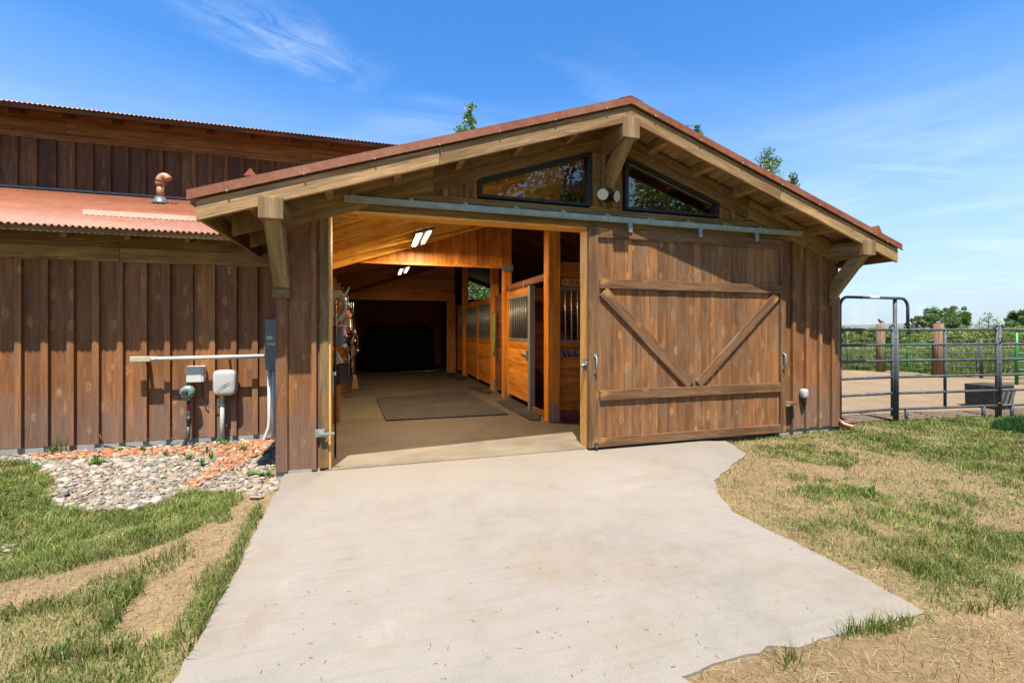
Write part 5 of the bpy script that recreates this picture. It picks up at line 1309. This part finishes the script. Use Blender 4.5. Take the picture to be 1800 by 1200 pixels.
# trees behind the viewer, mirrored in the gable windows
for (x, y, h, w, lb) in ((5.5, -15, 13, 8, 'tall leafy tree mirrored in the left half of the left gable window'), (12, -17, 14.5, 9, 'tall leafy tree mirrored in the right half of the left gable window'), (19.5, -16, 14, 10, 'broad leafy tree mirrored in the left half of the right gable window'), (27, -17, 15, 10, 'leafy tree mirrored in the right half of the right gable window')):
    tree('tree', x, y, h, w, 9000, .2, 'leafmid', lb, trunk=.3, c0=.2, nc=40, seed=int(h))
# distant hills
b = MB(); hp = []
NH = 60
for i in range(NH + 1):
    a = R(-15 + 110 * i / NH); d = 3600; hh = 14 + 26 * vnoise(np.array(i * .22), np.array(0.), 5) + 10 * vnoise(np.array(i * .9), np.array(3.), 6)
    hp.append((math.sin(a) * d, math.cos(a) * d, -2, math.sin(a) * (d + 350), math.cos(a) * (d + 350), float(hh)))
for i in range(NH):
    p, q = hp[i], hp[i + 1]
    b.poly([(p[0], p[1], p[2]), (q[0], q[1], q[2]), (q[3], q[4], q[5]), (p[3], p[4], p[5])], True)
b.build('hills', plain('hill_scrub', (.16, .19, .16), .95, 0, .2, .01), kind='structure')
# ------------------------------------------------------------------ sky, sun
w = bpy.data.worlds.new('World'); SC.world = w; w.use_nodes = True; nt = w.node_tree; nt.nodes.clear(); g = G(nt)
SD = Vector((.29, 1.0, -2.62)).normalized(); el = math.asin(-SD.z); az = math.atan2(-SD.x, -SD.y)
sky = g.n('ShaderNodeTexSky', sky_type='NISHITA'); sky.sun_disc = False; sky.sun_elevation = el; sky.sun_rotation = az % (2 * math.pi)
sky.altitude = 1500; sky.air_density = 1.0; sky.dust_density = .4; sky.ozone_density = 2.0
tc = g.n('ShaderNodeTexCoord').outputs['Generated']; s = g.sep(tc)
zz_ = g.math('MAXIMUM', s[2], .04)
cp = g.comb(g.math('DIVIDE', s[0], zz_), g.math('DIVIDE', s[1], zz_), 0)
rot = g.n('ShaderNodeMapping'); g.set(rot.inputs[0], cp); rot.inputs['Rotation'].default_value = (0, 0, R(CLROT)); rot.inputs['Scale'].default_value = (.55, 1.9, 1); rot.inputs['Location'].default_value = CLLOC
c1 = g.noise(rot.outputs[0], .62, 7, .58, .9); c2 = g.noise(cp, .33, 3, .5)
f = g.math('MULTIPLY', g.mr(c1, .50, .80), g.mr(c2, .46, .64))
low = g.mr(s[2], .30, .02, 0, .22)
c3 = g.mr(g.noise(g.vmath('MULTIPLY', tc, (2.5, 2.5, 14)), 1.3, 6, .6, .5), .45, .7, 0, .30)
low2 = g.math('MULTIPLY', c3, g.mr(s[2], .45, .05))
f = g.math('ADD', g.math('MULTIPLY', f, .55), low2, clamp=True)
hz = g.mr(s[2], .02, .46, .94, 0)
hs = g.n('ShaderNodeHueSaturation'); g.set(hs.inputs['Color'], sky.outputs[0]); hs.inputs['Saturation'].default_value = SKYSAT; hs.inputs['Value'].default_value = SKYVAL; hs.inputs['Hue'].default_value = SKYHUE
cs = g.sep(cp); ax_ = g.math('SUBTRACT', cs[0], -.30); ay_ = g.math('SUBTRACT', cs[1], 1.74)
la = g.math('MULTIPLY_ADD', ax_, .80, g.math('MULTIPLY', ay_, .60)); lb_ = g.math('MULTIPLY_ADD', ax_, -.60, g.math('MULTIPLY', ay_, .80))
lb2 = g.math('ADD', lb_, g.math('MULTIPLY_ADD', g.noise(cp, 5, 4, .6), .3, -.15))
wm = g.math('MULTIPLY', g.mr(g.math('ABSOLUTE', la), .02, .42, 1, 0), g.mr(g.math('ABSOLUTE', lb2), .0, .24, 1, 0))
wsn = g.noise(g.comb(g.math('MULTIPLY', la, 5), g.math('MULTIPLY', lb_, 11), 1.0), 1, 6, .62, .6)
f = g.math('ADD', f, g.math('MULTIPLY', wm, g.mr(wsn, .34, .85, 0, .5)), clamp=True)
skc = g.mix(f, g.mix(hz, hs.outputs[0], HAZEC), CLOUDC)
bg = g.n('ShaderNodeBackground'); g.set(bg.inputs[0], skc); bg.inputs[1].default_value = SKYSTR
wo = g.n('ShaderNodeOutputWorld'); nt.links.new(bg.outputs[0], wo.inputs[0])
sl = bpy.data.lights.new('sun', 'SUN'); sl.energy = SUNE; sl.angle = R(.53); sl.color = (1, .93, .82)
so = bpy.data.objects.new('sun', sl); COL.objects.link(so); so.rotation_euler = SD.to_track_quat('-Z', 'Y').to_euler(); so.location = (-5, -10, 30)
SC.view_settings.view_transform = 'Standard'; SC.view_settings.look = 'None'; SC.view_settings.exposure = EXPO; SC.view_settings.gamma = 1
SC.cycles.max_bounces = 10; SC.cycles.diffuse_bounces = 6; SC.cycles.transparent_max_bounces = 8
SC.cycles.use_denoising = True
